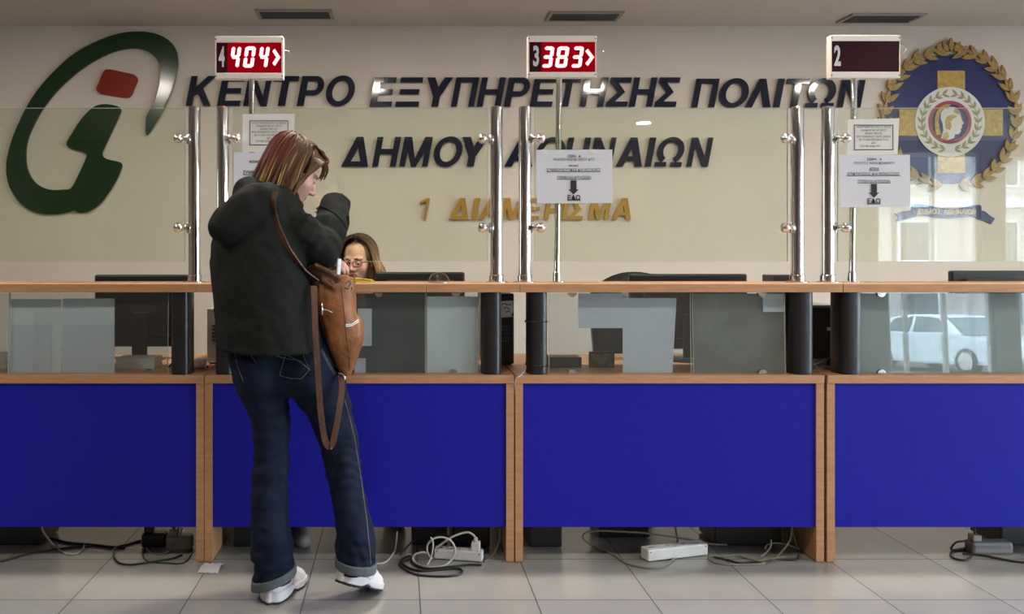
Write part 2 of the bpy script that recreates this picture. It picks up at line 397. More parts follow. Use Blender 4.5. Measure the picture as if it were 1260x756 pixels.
def downlight(x, y, label, watts, lit=True):
    r = thing('ceiling_downlight', (x, y, CEIL), label, 'lamp', 'recessed ceiling downlights')
    MB().lathe([(.085, -.012), (.105, -.010), (.108, -.0005), (.080, -.0005)], (x, y, CEIL), n=32).build('trim_ring', M['alu'], r, auto=.5)
    MB().lathe([(.079, -.0135), (.079, -.0125)], (x, y, CEIL), n=32).build('lens', M['lamp'] if lit else M['sleeve'], r)
    if not lit: return
    l = bpy.data.lights.new('downlight_lamp', 'AREA'); l.shape = 'DISK'; l.size = .15; l.energy = watts; l.color = (1.0, .91, .78)
    o = bpy.data.objects.new('downlight_lamp', l); COL.objects.link(o); o.parent = r; o.location = (0, 0, -.02)
for x, ww, nm in ((-2.05, .6, 'above the left end of the counter'), (-.2, .95, 'above the customer in the dark coat'), (1.7, 1, 'above the screen with the 383 display'), (3.55, 1, 'above the screen with the unlit display')):
    downlight(x, 3.62, 'round recessed downlight '+nm, DOWNLIGHT_W*ww)
downlight(.59, -2.4, 'round recessed downlight near the street wall, farther from the door, unlit', 0, False)
downlight(2.72, -2.4, 'round recessed downlight near the street wall, closer to the door', DOWNLIGHT_W)
for x, ww, nm in ((-2.05, .55, 'at the left end of the hall'), (-.2, .45, 'left of the middle of the hall'), (1.7, .42, 'right of the middle of the hall'), (3.55, .4, 'before the counter with the crest'), (5.4, .5, 'toward the side window')):  # row of lamps added to brighten the customer side
    downlight(x, 1.72, 'added round downlight brightening the customer side, '+nm, DOWNLIGHT_W*ww)
# ------------------------------------------------------------------ raised lettering on the back wall
S_, T_ = .235, .175
def R_(x0, x1, z0, z1): return [(x0, z0), (x1, z0), (x1, z1), (x0, z1)]
def arc(cx, cz, rx, rz, ix, iz, a0, a1, n=28):
    out = []
    for k in range(n):
        a, b = (math.radians(a0+(a1-a0)*q/n) for q in (k, k+1))
        out.append([(cx+rx*math.cos(a), cz+rz*math.sin(a)), (cx+rx*math.cos(b), cz+rz*math.sin(b)), (cx+ix*math.cos(b), cz+iz*math.sin(b)), (cx+ix*math.cos(a), cz+iz*math.sin(a))])
    return out
def mir(q, w): return [(w-x, z) for x, z in reversed(q)]
LAM = [(0, 0), (.26, 0), (.60, 1), (.36, 1)]
ARM = [(0, 1), (.28, 1), (.56, .42), (.32, .34)]
MDI = [(0, 1), (.30, 1), (.66, 0), (.46, 0)]
GLY = {
 'Κ': [R_(0, S_, 0, 1), [(.20, .30), (.40, .46), (.96, 1), (.66, 1), (.20, .58)], [(.33, .50), (.69, 0), (.98, 0), (.50, .66)]],
 'Ε': [R_(0, S_, 0, 1), R_(S_, .80, 1-T_, 1), R_(S_, .75, .42, .42+T_), R_(S_, .80, 0, T_)],
 'Ν': [R_(0, S_*.92, 0, 1), R_(.95-S_*.92, .95, 0, 1), [(0, 1), (.27, 1), (.95, 0), (.68, 0)]],
 'Τ': [R_(0, .82, 1-T_, 1), R_(.41-S_/2, .41+S_/2, 0, 1-T_)],
 'Ρ': [R_(0, S_, 0, 1), R_(S_, .48, 1-T_, 1), R_(S_, .48, .35, .35+T_)]+arc(.48, .675, .33, .325, .33-S_+.02, .325-T_, -90, 90),
 'Ο': arc(.51, .5, .51, .52, .51-S_+.01, .52-T_, 0, 360, 44),
 'Ξ': [R_(.02, .82, 1-T_, 1), R_(.07, .77, .42, .42+T_), R_(0, .84, 0, T_)],
 'Υ': [R_(.44-S_/2, .44+S_/2, 0, .44), ARM, mir(ARM, .88)],
 'Π': [R_(0, S_, 0, 1), R_(.92-S_, .92, 0, 1), R_(S_, .92-S_, 1-T_, 1)],
 'Η': [R_(0, S_, 0, 1), R_(.92-S_, .92, 0, 1), R_(S_, .92-S_, .42, .42+T_)],
 'Σ': [R_(0, .80, 1-T_, 1), R_(0, .82, 0, T_), [(0, 1-T_*.9), (.30, 1-T_*.95), (.64, .5), (.36, .5)], [(.36, .5), (.64, .5), (.30, T_*.95), (0, T_*.9)]],
 'Λ': [LAM, mir(LAM, .96)],
 'Α': [LAM, mir(LAM, .96), R_(.22, .74, .20, .36)],
 'Δ': [LAM, mir(LAM, .96), R_(.10, .86, 0, T_)],
 'Ι': [R_(0, S_, 0, 1)],
 'Ω': arc(.5, .55, .5, .47, .5-S_+.01, .47-T_, -58, 238, 36)+[R_(0, .42, 0, .16), R_(.58, 1, 0, .16)],
 'Μ': [R_(0, S_*.95, 0, 1), R_(1.12-S_*.95, 1.12, 0, 1), MDI, mir(MDI, 1.12)],
 'Θ': arc(.51, .5, .51, .52, .51-S_+.01, .52-T_, 0, 360, 44)+[R_(.30, .72, .42, .58)],
 '1': [R_(.42, .58, 0, 1), [(.06, .72), (.42, .84), (.42, 1), (.06, .82)]],
}
SHEAR = .19; LY = BACK_Y-.022
def letter(ch, x0, x1, ztop, zbot, m, parent):
    h = ztop-zbot; qs = GLY[ch]
    def span(a):
        xs = [a*x+SHEAR*z*h for q in qs for x, z in q]; return min(xs), max(xs)
    lo, hi = .05*h, 3*h
    for _ in range(40):
        a = (lo+hi)/2; s = span(a)
        if s[1]-s[0] < x1-x0: lo = a
        else: hi = a
    off = x0-span(a)[0]; mb = MB()
    for i, q in enumerate(qs): mb.prism([(off+a*x+SHEAR*z*h, zbot+z*h) for x, z in q], LY-.00012*(i % 4 if len(qs) < 9 else i % 2 if i < 40 else 2), BACK_Y-.004)
    # short studs hold the letter off the wall
    bx = off+a*(sum(p[0] for p in qs[0])/len(qs[0]))+SHEAR*.5*h
    return mb.build('letter', m, parent)
def word(chars, spans, ytop, ybot, m, label):
    mid = at((spans[0][0]+spans[-1][1])/2, ybot, LY)
    r = thing('wall_lettering', mid, label, 'sign', 'raised words on the back wall')
    for ch, (a, b) in zip(chars, spans): letter(ch, X(a, LY), X(b, LY), Zp(ytop, LY), Zp(ybot, LY), m, r)
word('ΚΕΝΤΡΟ', [(228.5, 265.5), (267, 301.5), (299, 335), (336.5, 368.3), (365, 399), (401, 436.8)], 93.5, 130.3, M['navy'], 'raised dark slanted word ΚΕΝΤΡΟ on the back wall under the 404 display')
word('ΕΞΥΠΗΡΕΤΗΣΗΣ', [(454.6, 488.3), (486, 521), (525.8, 557.6), (554.7, 590), (586.3, 622.8), (619.6, 652.4), (651.7, 685.8), (688, 715.5), (713.2, 749.2), (745.7, 777.8), (774, 809.3), (805.4, 837.7)], 95.2, 131.2, M['navy'], 'raised dark slanted word ΕΞΥΠΗΡΕΤΗΣΗΣ, the longest word of the top line')
word('ΠΟΛΙΤΩΝ', [(850.9, 885.8), (885.4, 921.6), (916.7, 948.3), (951.8, 966), (968.5, 997.5), (991.4, 1029), (1030.7, 1065.6)], 96.8, 132.2, M['navy'], 'raised dark slanted word ΠΟΛΙΤΩΝ on the back wall beside the unlit display')
word('ΔΗΜΟΥ', [(419.5, 453), (457.6, 493.8), (491, 532.9), (533.4, 569.2), (569, 602)], 168.5, 205, M['navy'], 'raised dark slanted word ΔΗΜΟΥ behind the glass, beside the customer')
word('ΑΘΗΝΑΙΩΝ', [(620.5, 655), (660, 696), (693, 727.6), (725, 759), (757.5, 790), (793.3, 807.8), (805.3, 842.3), (845, 878)], 169.3, 205.2, M['navy'], 'raised dark slanted word ΑΘΗΝΑΙΩΝ partly behind the taped ΕΔΩ notice')
word('1', [(516.5, 529)], 243.8, 270.4, M['gold'], 'thin golden raised numeral 1 on the back wall')
word('ΔΙΑΜΕΡΙΣΜΑ', [(552.3, 576.5), (580, 591.3), (588.5, 614), (616, 647), (645.5, 667.5), (669, 691.5), (691, 702), (699.5, 721), (723.9, 753), (752.5, 776.5)], 243.8, 270.4, M['gold'], 'golden raised slanted word ΔΙΑΜΕΡΙΣΜΑ, lowest of the wall lettering')

# ------------------------------------------------------------------ green information logo
LOGO = [(545,428),(575,388),(605,335),(640,255),(660,180),(662,145),(655,110),(635,80),(600,57),(560,45),(510,41),(450,47),(390,65),(320,97),(260,135),(200,190),(150,245),(105,310),(70,380),(45,440),(28,500),(22,550),(28,600),(45,640),(75,680),(115,708),(160,721),(215,722),(255,714),(275,709),(295,717),(330,712),(370,685),(405,640),(435,590),(453,545),(450,532),(440,526),(400,517),(383,507),(379,495),(385,480),(415,415),(447,345),(448,330),(438,320),(400,312),(370,314),(340,328),(300,370),(265,425),(248,455),(252,470),(270,480),(306,489),(320,498),(320,512),(295,568),(265,624),(235,630),(190,631),(150,618),(120,592),(100,550),(95,505),(100,455),(120,400),(155,335),(205,270),(255,220),(315,173),(380,135),(440,112),(500,104),(545,114),(575,135),(592,160),(597,190),(592,240),(575,300),(548,350),(543,375)]
def from_crop(pts, ox, oy, s, y): return [(X(ox+a/s, y), Zp(oy+b/s, y)) for a, b in pts]
lg = thing('information_logo', at(112, 262, LY), 'large green swoosh and letter i emblem with a red square dot', 'logo')
MB().prism(smooth_poly(from_crop(LOGO, 0, 25, 3.025, LY), 3), LY, BACK_Y-.003).build('green_swoosh', M['green'], lg, bevel=.002)
RED = [(392,183),(410,182),(498,201),(510,212),(511,225),(488,278),(478,287),(462,287),(375,273),(360,264),(358,252),(383,193)]
tag(MB().prism(from_crop(RED, 0, 25, 3.025, LY), LY, BACK_Y-.003).build('dot', M['red'], lg, bevel=.002), 'red rounded square dot')

# ------------------------------------------------------------------ municipal crest
CC = (1170.0, 146.5)
cr = thing('city_crest', at(1170, 236, BACK_Y-.02), 'round blue and gold crest with helmeted head and laurel wreath', 'crest')
def cp(px, py, y): return (X(px, y), Zp(py, y))
def circ(px, py, r, y0, y1, name, m, irad=0):
    mb = MB(); rr = r*y0/FPX; c = cp(px, py, y0)
    if irad:
        for q in arc(c[0], c[1], rr, rr, irad*y0/FPX, irad*y0/FPX, 0, 360, 56): mb.prism(q, y0, y1)
    else: mb.prism(ring_poly(c[0], c[1], rr, 64), y0, y1)
    return mb.build(name, m, cr)
W = BACK_Y
circ(CC[0], CC[1], 80, W-.008, W-.001, 'blue_disc', M['crest_blue'])
mb = MB()
mb.prism([cp(a, b, W-.012) for a, b in ((1153.6, 213), (1187.4, 213), (1187.4, 87), (1153.6, 87))], W-.012, W-.008)
mb.prism([cp(a, b, W-.012) for a, b in ((1106.5, 167), (1153.6, 167), (1153.6, 134.5), (1106.5, 134.5))], W-.012, W-.008)
mb.prism([cp(a, b, W-.012) for a, b in ((1187.4, 167), (1234, 167), (1234, 134.5), (1187.4, 134.5))], W-.012, W-.008)
mb.build('gold_cross', M['crest_gold'], cr)
circ(1169, 150, 43, W-.016, W-.012, 'white_disc', M['crest_white'])
circ(1169, 150.5, 26.5, W-.019, W-.016, 'red_ring', M['crest_red'], 22.5)
circ(1169, 150.5, 22.6, W-.018, W-.016, 'inner_blue_disc', M['crest_blue'])
def leaf(mb, px, py, ang, ln, wd, y0, y1):
    """pointed leaf from its base (px, py), ang in degrees from +x (up positive)"""
    a = math.radians(ang); pts = []
    for t, s in ((0, .12), (.2, .75), (.42, 1), (.7, .7), (.9, .25), (1, 0), (.9, -.25), (.7, -.7), (.42, -1), (.2, -.75), (0, -.12)):
        u, v = t*ln, s*wd/2
        pts.append(cp(px+u*math.cos(a)-v*math.sin(a), py-(u*math.sin(a)+v*math.cos(a)), y0))
    mb.prism(pts, y0, y1)
mb = MB(); y0 = W-.019; k_ = 0
for side in (1, -1):
    for i in range(16):
        th = 262-i*10.6 if side < 0 else -82+i*10.6       # from the bottom up each side
        t = math.radians(th); r = 81
        bx, by = CC[0]+r*math.cos(t), CC[1]-1-(r+3)*math.sin(t)
        tang = th+90*side
        for d, ln, wd in ((side*30, 17, 6.4), (side*-34, 18, 6.6), (0, 18, 6.0)):
            k_ += 1; leaf(mb, bx, by, tang-d+random.uniform(-8, 8), ln*random.uniform(.85, 1.1), wd, y0-.0016*(k_ % 4), W-.009)
for i, a in enumerate((165, 15, 145, 35, 118, 62, 90)): leaf(mb, 1171+9*math.cos(math.radians(a)), 66-3*math.sin(math.radians(a)), a, 17 if a == 90 else 14, 6.6, y0-.004-.0012*i, W-.009)
mb.build('laurel_wreath', M['olivegold'], cr)
mb = MB(); st = MB()
for side in (1, -1):
    st_pts = []
    for i in range(11):
        th = math.radians(-80+i*15.5) if side > 0 else math.radians(260-i*15.5)
        bx, by = 1169+34.5*math.cos(th), 150-34.5*math.sin(th); tg = math.degrees(th)+90*side
        st_pts.append((X(bx, W-.0165), W-.0165, Zp(by, W-.0165)))
        for d in (32, -32): leaf(mb, bx, by, tg+d, 9.5, 3.2, W-.0178, W-.016)
    mb.tube(st_pts, .0022, 6)
mb.build('inner_laurel', M['olive'], cr)
# helmeted head in profile
hd = thing_head = MB()
def poly(mb, pts, y0, y1): mb.prism([cp(a, b, y0) for a, b in pts], y0, y1)
hw = MB(); poly(hw, [(1158,170),(1161,160),(1160,152),(1157.5,146),(1158,139),(1162,134),(1168,131.5),(1175,132),(1180,136),(1182,142),(1183.5,147),(1186,152),(1183.5,154),(1183.8,157),(1182,159),(1182.4,162),(1180,165),(1175,165.5),(1174,170),(1166,172.5)], W-.0205, W-.018)
hw.build('white_profile', M['crest_white'], cr)
hg = MB()
poly(hg, [(1152,166),(1150.5,156),(1150.5,146),(1153,137),(1158,131),(1165,128.3),(1171,128.8),(1166,131.5),(1160,135),(1156,141),(1155,149),(1156,158),(1158,166)], W-.0225, W-.018)
poly(hg, [(1164,158),(1163,149),(1166,143),(1172,141),(1178,143.5),(1173,146),(1170,150),(1171,156),(1169,160)], W-.0225, W-.018)
poly(hg, [(1176,133),(1181,137),(1183,141),(1178,140),(1173,138)], W-.0225, W-.018)
poly(hg, [(1160,171),(1162,164),(1166,162),(1168,168),(1165,172)], W-.0225, W-.018)
hg.build('gold_helmet', M['crest_gold'], cr)
# ribbon below
rb = thing('crest_ribbon', at(1163, 276, W-.02), 'small navy ribbon banner lettered ΔΗΜΟΣ ΑΘΗΝΑΙΩΝ below the crest', 'sign')
q = MB()
poly(q, smooth_poly([(1124,252),(1140,252.5),(1160,256.5),(1180,256.5),(1196,253),(1207,252.8),(1207,262),(1203,266),(1190,266.5),(1172,268.5),(1155,268),(1138,265.5),(1124,264)], 3), W-.012, W-.001)
poly(q, [(1193,265),(1199,263),(1205,258.5),(1212,260),(1219,266),(1224.5,269),(1219.5,276),(1211,272),(1203,269.5)], W-.009, W-.001)
poly(q, [(1127,255),(1127,267),(1118,268.5),(1108,272),(1103,272),(1106,267),(1101,263),(1112,260),(1120,259)], W-.009, W-.001)
q.build('band', M['crest_blue'], rb)

def font_mesh(lines, y, yoff=0.0):
    """lines: (text, centre px, baseline py, cap height px, width px or None, weight)"""
    vs = []; fs = []; dg = bpy.context.evaluated_depsgraph_get()
    for txt, cx, by, ch, wpx, wt in lines:
        c = bpy.data.curves.new('lettering', 'FONT'); c.body = txt; c.size = 1; c.align_x = 'CENTER'; c.offset = wt; c.resolution_u = 3
        o = bpy.data.objects.new('lettering', c); COL.objects.link(o)
        me = o.to_mesh(); co = np.array([v.co[:] for v in me.vertices])
        if len(co):
            w_ = co[:, 0].max()-co[:, 0].min(); s = ch/.70; sx = s if wpx is None else wpx/w_
            c0 = (co[:, 0].max()+co[:, 0].min())/2; n = len(vs)
            for a in co: vs.append(tuple(at(cx+(a[0]-c0)*sx, by-a[1]*s, y)+Vector((0, yoff, 0))))
            fs += [tuple(i+n for i in p.vertices) for p in me.polygons]
        o.to_mesh_clear(); bpy.data.objects.remove(o); bpy.data.curves.remove(c)
    mb = MB(); mb.v = vs; mb.f = fs; mb.m = [0]*len(fs); return mb
font_mesh([('ΔΗΜΟΣ', 1143, 263.5, 6.2, 30, .03), ('ΑΘΗΝΑΙΩΝ', 1181, 264, 6.2, 40, .03)], W-.0125).build('lettering', M['crest_gold'], rb)

# ------------------------------------------------------------------ the counter
D = 3.43
Z_DESK = Zp(462, D); Z_SH = Zp(349.3, D); Z_SHB = Zp(360, D); T_DESK = Z_DESK-Zp(472.3, D)
def counter(x0, x1, label):
    a, b = X(x0, D), X(x1, D); t = .0305
    r = thing('service_counter', ((a+b)/2, D+.35, 0), label, 'counter', 'blue fronted service counters')
    MB().box(a, b, D, D+.75, Z_DESK-T_DESK, Z_DESK, bev=.002).build('desk_top', M['wood'], r)
    for u in (a, b-t): MB().box(u, u+t, D+.004, D+.70, .004, Z_DESK-T_DESK).build('side_panel', M['wood'], r)
    tag(MB().box(a+t, b-t, D+.012, D+.030, Zp(650, D), Z_DESK-T_DESK).build('front_panel', M['blue'], r), 'blue front panel')
    for u in (a, b-t): MB().box(u+.004, u+t-.004, D+.010, D+.69, 0, .004).build('foot_strip', M['black'], r)
counter(-132, 250.6, 'blue fronted beech counter at the left edge, below the green logo')
counter(251.4, 632.6, 'blue fronted beech counter where the customer in jeans stands')
counter(634.2, 1014.6, 'blue fronted beech counter below the 383 display')
counter(1018.4, 1400, 'blue fronted beech counter at the right edge, below the city crest')
def shelf(x0, x1, label):
    MBs = MB().box(X(x0, D), X(x1, D), D, D+.31, Z_SHB, Z_SH, bev=.002)
    tag(MBs.build('transaction_shelf', M['wood']), label, 'shelf', 'raised beech shelves on the counter')
shelf(-140, 241.4, 'raised beech shelf board at the left edge, below the green logo')
shelf(242, 524.2, 'raised beech shelf board the customer leans on')
shelf(524.6, 639.4, 'short raised beech shelf board carrying the glass dome')
shelf(639.9, 1037, 'long raised beech shelf board below the 383 display')
shelf(1037.6, 1420, 'raised beech shelf board below the city crest, at the right edge')
def column(px, hw, label):
    y = D+.075; x = X(px, y); r = hw*y/FPX; ob = []
    for k in range(40):                      # flattened round section
        t = 2*math.pi*k/40; c, s = math.cos(t), math.sin(t)
        ob.append((r*math.copysign(abs(c)**.6, c), .062*math.copysign(abs(s)**.75, s)))
    mb = MB(); n = len(ob)
    v = [(x+a, y+b, z) for z in (Z_DESK, Z_SHB) for a, b in ob]
    mb.add(v, [(k, (k+1) % n, n+(k+1) % n, n+k) for k in range(n)]+[tuple(range(n-1, -1, -1)), tuple(range(n, 2*n))])
    return tag(mb.build('shelf_column', M['column'], auto=.6), label, 'column', 'black columns under the raised shelf')
column(225, 12.2, 'black shelf column left of the customer, beside the white papers')
column(279, 12, 'black shelf column half hidden behind the dark coat')
column(604, 12.2, 'black shelf column beside the computer tower with the torn sticker')
c3 = column(660, 12.2, 'black shelf column with two black cable ties and a grey cable')
column(982, 13.5, 'black shelf column left of the gap with the drawer unit')
column(1040, 13.5, 'black shelf column right of the gap with the drawer unit')
for py in (397, 451.5):
    y = D+.075; z = Zp(py, D); mb = MB(); hw_ = 12.2*y/FPX+.0015
    pts = []
    for k in range(33):
        t = 2*math.pi*k/32; c, s = math.cos(t), math.sin(t)
        pts.append((X(660, y)+hw_*math.copysign(abs(c)**.6, c), y+.0635*math.copysign(abs(s)**.75, s), z))
    mb.tube(pts, .0028, 6, smooth=False)
    if py < 400: mb.box(X(660, y)-hw_-.010, X(660, y)-hw_+.004, y-.03, y-.022, z-.003, z+.004)
    mb.build('cable_tie', M['black'], c3)

# ------------------------------------------------------------------ glass
TILT = math.radians(2.12)
def lower_pane(x0, x1, clips, label):
    y = D+.042; a, b = X(x0, y), X(x1, y); z0 = Z_DESK+.001; h = Z_SHB-.004-z0; dy = h*math.tan(TILT); t = .006
    mb = MB(); mb.add([(a, y, z0), (b, y, z0), (b, y+t, z0), (a, y+t, z0), (a, y+dy, z0+h), (b, y+dy, z0+h), (b, y+t+dy, z0+h), (a, y+t+dy, z0+h)],
       [(0,3,2,1),(4,5,6,7),(0,1,5,4),(1,2,6,5),(2,3,7,6),(3,0,4,7)])
    o = tag(mb.build('counter_glass', M['glassl']), label, 'glass panel', 'glass panels under the raised shelf')
    for i, sd in enumerate((0, 1)):
        e = MB().box((a, b-.0015)[sd], (a+.0015, b)[sd], y+dy/2-.0003, y+dy/2+t+.0003, z0, z0+h)
        e.v = [(p[0], p[1]+dy*((p[2]-z0)/h-.5), p[2]) for p in e.v]; e.build('edge', M['edge'], o)
    for px, top in clips:
        c = MB(); cx = X(px, y); zz = (z0+h) if top else z0; sg = -1 if top else 1; yy = y+(dy if top else 0)
        for yk in (yy-.006, yy+t+.001):
            P = [(cx-.017, zz)]+[(cx+.017*math.cos(math.pi-math.pi*k/12), zz+sg*.017*math.sin(math.pi*k/12)) for k in range(1, 12)]+[(cx+.017, zz)]
            c.prism(P, yk, yk+.005)
        c.build('clip', M['chrome'], o)
    return o
lower_pane(-120, 9.5, (), 'low glass panel at the left edge of the picture')
lower_pane(10.5, 206.5, ((181, 0),), 'low glass panel backed by two large white sheets')
lower_pane(296, 523.5, ((330, 0), (466, 1)), 'low dark glass panel beside the tan backpack')
lower_pane(524.5, 589.5, ((558, 0), (561, 1)), 'narrow low glass panel filled by one grey sheet')
lower_pane(675.5, 851, ((704, 0), (705, 1)), 'low glass panel with the L shaped pair of pale sheets')
lower_pane(853, 967, ((938, 0), (939, 1)), 'low dull glass panel left of the drawer unit gap')
lower_pane(1055, 1400, ((1084.5, 0), (1086, 1)), 'low glass panel reflecting a white car, under the crest')

GY = 3.60
POST_R = .0258
def post(px, side, label):
    y = GY; x = X(px, y); z1 = Zp(131.5, y)
    r = thing('steel_post', (x, y, Z_SH), label, 'post', 'polished steel posts on the shelf')
    MB().lathe([(POST_R, .002), (POST_R, z1-Z_SH-.004), (POST_R-.004, z1-Z_SH)], (x, y, Z_SH), n=40).build('tube', M['steel'], r, auto=.5)
    f = MB().lathe([(.047, 0), (.047, .003), (.044, .005), (.030, .0055), (.030, .028), (.0262, .032)], (x, y, Z_SH), n=36)
    f.build('base_flange', M['chrome'], r, auto=.4)
    for py in (171.5, 280.5):
        z = Zp(py, y); c = MB()
        c.box(min(x+side*.022, x+side*.0335), max(x+side*.022, x+side*.0335), y-.011, y+.011, z-.022, z+.022, bev=.004)
        c.lathe([(.010, .030), (.010, .044), (.016, .048), (.0205, .056), (.0205, .066), (.017, .074), (.009, .079)], (x, y-.0265, z), axis=(side, 0, 0), n=20); c.box(min(x+side*.026, x+side*.036), max(x+side*.026, x+side*.036), y-.036, y-.005, z-.010, z+.010, bev=.003)
        c.build('clamp', M['chrome'], r, auto=.7)
post(239.5, -1, 'polished steel post left of the customer, holding the leftmost glass screen')
post(274.3, 1, 'polished steel post rising just behind the dark hood')
post(611, -1, 'polished steel post left of the pair near the ΕΔΩ notice')
post(645.8, 1, 'polished steel post right of the pair, close to the taped ΕΔΩ notice')
post(981, -1, 'polished steel post left of the pair near the city crest')
post(1018.5, 1, 'polished steel post right of the pair near the city crest')
def screen(x0, x1, label):
    y = GY; a, b = X(x0, y), X(x1, y); z0, z1 = Zp(322, y), Zp(133, y); t = .008
    o = tag(MB().box(a, b, y-t/2, y+t/2, z0, z1).build('glass_screen', M['glass']), label, 'glass screen', 'tall glass screens between the posts')
    e = MB(); e.box(a, b, y-t/2-.0002, y+t/2+.0002, z1-.0012, z1+.0002); e.box(a, b, y-t/2-.0002, y+t/2+.0002, z0-.0002, z0+.0012)
    e.box(a-.0002, a+.0012, y-t/2-.0002, y+t/2+.0002, z0, z1); e.box(b-.0012, b+.0002, y-t/2-.0002, y+t/2+.0002, z0, z1)
    e.build('polished_edge', M['edge'], o)
screen(-140, 227.6, 'tall glass screen at the left edge, in front of the green logo')
screen(286.3, 600.3, 'tall glass screen between the customer and the clerk')
screen(657.8, 969, 'tall glass screen carrying the single ΕΔΩ notice near the 383 display')
screen(1030.5, 1400, 'tall glass screen in front of the city crest')

# ------------------------------------------------------------------ number displays on poles
SEG = {'0': 'abcdef', '3': 'abcdg', '4': 'bcfg', '8': 'abcdefg'}
def seg_digit(ch, x0, x1, yt, yb, y, t=4.0):
    mb = MB(); sh = .14
    def q(pts): mb.prism([(X(a, y), Zp(b, y)) for a, b in pts], y, y+.002)
    W_ = x1-x0-sh*(yb-yt); ym = (yt+yb)/2
    def P(u, v): return (x0+sh*(yb-v)+u, v)         # u across, v the photo's row
    g = .35
    def hb(v0): q([P(g+.8, v0+t/2), P(t*.6+g, v0), P(W_-t*.6-g, v0), P(W_-g-.8, v0+t/2), P(W_-t*.6-g, v0+t), P(t*.6+g, v0+t)])
    def vb(u0, v0, v1): q([P(u0, v0+t*.4), P(u0+t/2, v0), P(u0+t, v0+t*.4), P(u0+t, v1-t*.4), P(u0+t/2, v1), P(u0, v1-t*.4)])
    s = SEG[ch]
    if 'a' in s: hb(yt)
    if 'g' in s: hb(ym-t/2)
    if 'd' in s: hb(yb-t)
    if 'f' in s: vb(0, yt+g, ym-g)
    if 'b' in s: vb(W_-t, yt+g, ym-g)
    if 'e' in s: vb(0, ym+g, yb-g)
    if 'c' in s: vb(W_-t, ym+g, yb-g)
    return mb
def display(fx0, fx1, fy0, fy1, sx0, sx1, sy0, sy1, num, nx0, nx1, digits, dsp, arrow, pole_top, pole_bot, label):
    y = 3.625; yb = 3.645
    foot = at(pole_bot, 347.2, yb); foot.z = Z_SH
    r = thing('number_display', foot, label, 'display', 'number displays on poles')
    x0, x1, z0, z1 = X(fx0, y), X(fx1, y), Zp(fy1, y), Zp(fy0, y); a0, a1, b0, b1 = X(sx0, y), X(sx1, y), Zp(sy1, y), Zp(sy0, y)
    h = MB(); h.box(x0, x1, y, y+.040, b1, z1, bev=.002); h.box(x0, x1, y, y+.040, z0, b0, bev=.002); h.box(x0, a0, y, y+.040, b0, b1); h.box(a1, x1, y, y+.040, b0, b1)
    h.box(a0, a1, y+.012, y+.040, b0, b1)
    h.build('housing', M['alu'], r)
    for u in (x0+.004, x1-.004):
        for v in (z0+.012, z1-.012): MB().lathe([(.0032, 0), (.0022, .002)], (u, y, v), axis=(0, -1, 0), n=10).build('screw', M['black'], r)
    MB().box(a0, a1, y+.004, y+.012, b0, b1).build('screen', M['board'], r)
    if digits: MB().box(X(nx1+3, y), a1-.001, y+.0032, y+.004, b0+.001, b1-.001).build('glow_plate', M['field'], r)  # even red emission stands in for the glow spread around the digits
    nm = font_mesh([(num, (nx0+nx1)/2, sy1-8.2, 23.5, nx1-nx0, .035)], y+.0036); nm.build('counter_numeral', M['num'], r)
    for ch, (u0, u1) in zip(digits, dsp): seg_digit(ch, u0, u1, 57.3, 83, y+.001).build('digit', M['led'], r)
    if arrow:
        u0, u1 = arrow; t = 4.6; am = MB(); yy = y+.001
        for p in ([(u0, 63), (u0+t*.62, 60.3), (u1, 70.5), (u1-t, 70.5)], [(u1-t, 70.5), (u1, 70.5), (u0+t*.62, 80.8), (u0, 78)]): am.prism([(X(a, yy), Zp(b, yy)) for a, b in p], yy, yy+.002)
        am.build('arrow', M['led'], r)
    top = at(pole_top, fy1, yb); rr = 3.6*yb/FPX
    MB().tube([foot+Vector((0, 0, .004)), foot.lerp(top, .5), top+Vector((0, 0, .004))], rr, 16, smooth=False).build('pole', M['steel'], r, auto=.6)
    MB().lathe([(.036, 0), (.036, .003), (.017, .004), (.0165, .040), (rr+.001, .044)], foot, n=28).build('base_flange', M['chrome'], r, auto=.4)
    q = at(fx1, fy0+18, y+.01)
    MB().tube([q+Vector((-.004, .004, 0)), q+Vector((.010, 0, .002)), q+Vector((.022, -.006, -.003)), q+Vector((.030, -.004, -.008))] if digits else [q+Vector((0, .01, .03)), q+Vector((.016, .006, .022)), q+Vector((.026, .004, .004)), q+Vector((.012, .006, -.012)), q+Vector((-.002, .01, -.014))], .0022, 8).build('wire_hook', M['chrome'], r, smooth=True)
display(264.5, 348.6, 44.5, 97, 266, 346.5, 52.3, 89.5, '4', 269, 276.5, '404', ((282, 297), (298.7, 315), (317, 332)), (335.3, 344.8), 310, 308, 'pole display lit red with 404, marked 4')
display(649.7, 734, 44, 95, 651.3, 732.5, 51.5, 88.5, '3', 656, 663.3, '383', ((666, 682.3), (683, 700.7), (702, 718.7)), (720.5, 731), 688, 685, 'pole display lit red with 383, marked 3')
display(1022.5, 1108, 43, 96, 1023.6, 1107, 50.5, 88.2, '2', 1026.4, 1034.6, '', (), None, 1051, 1048, 'unlit dark pole display marked 2 beside the crest')

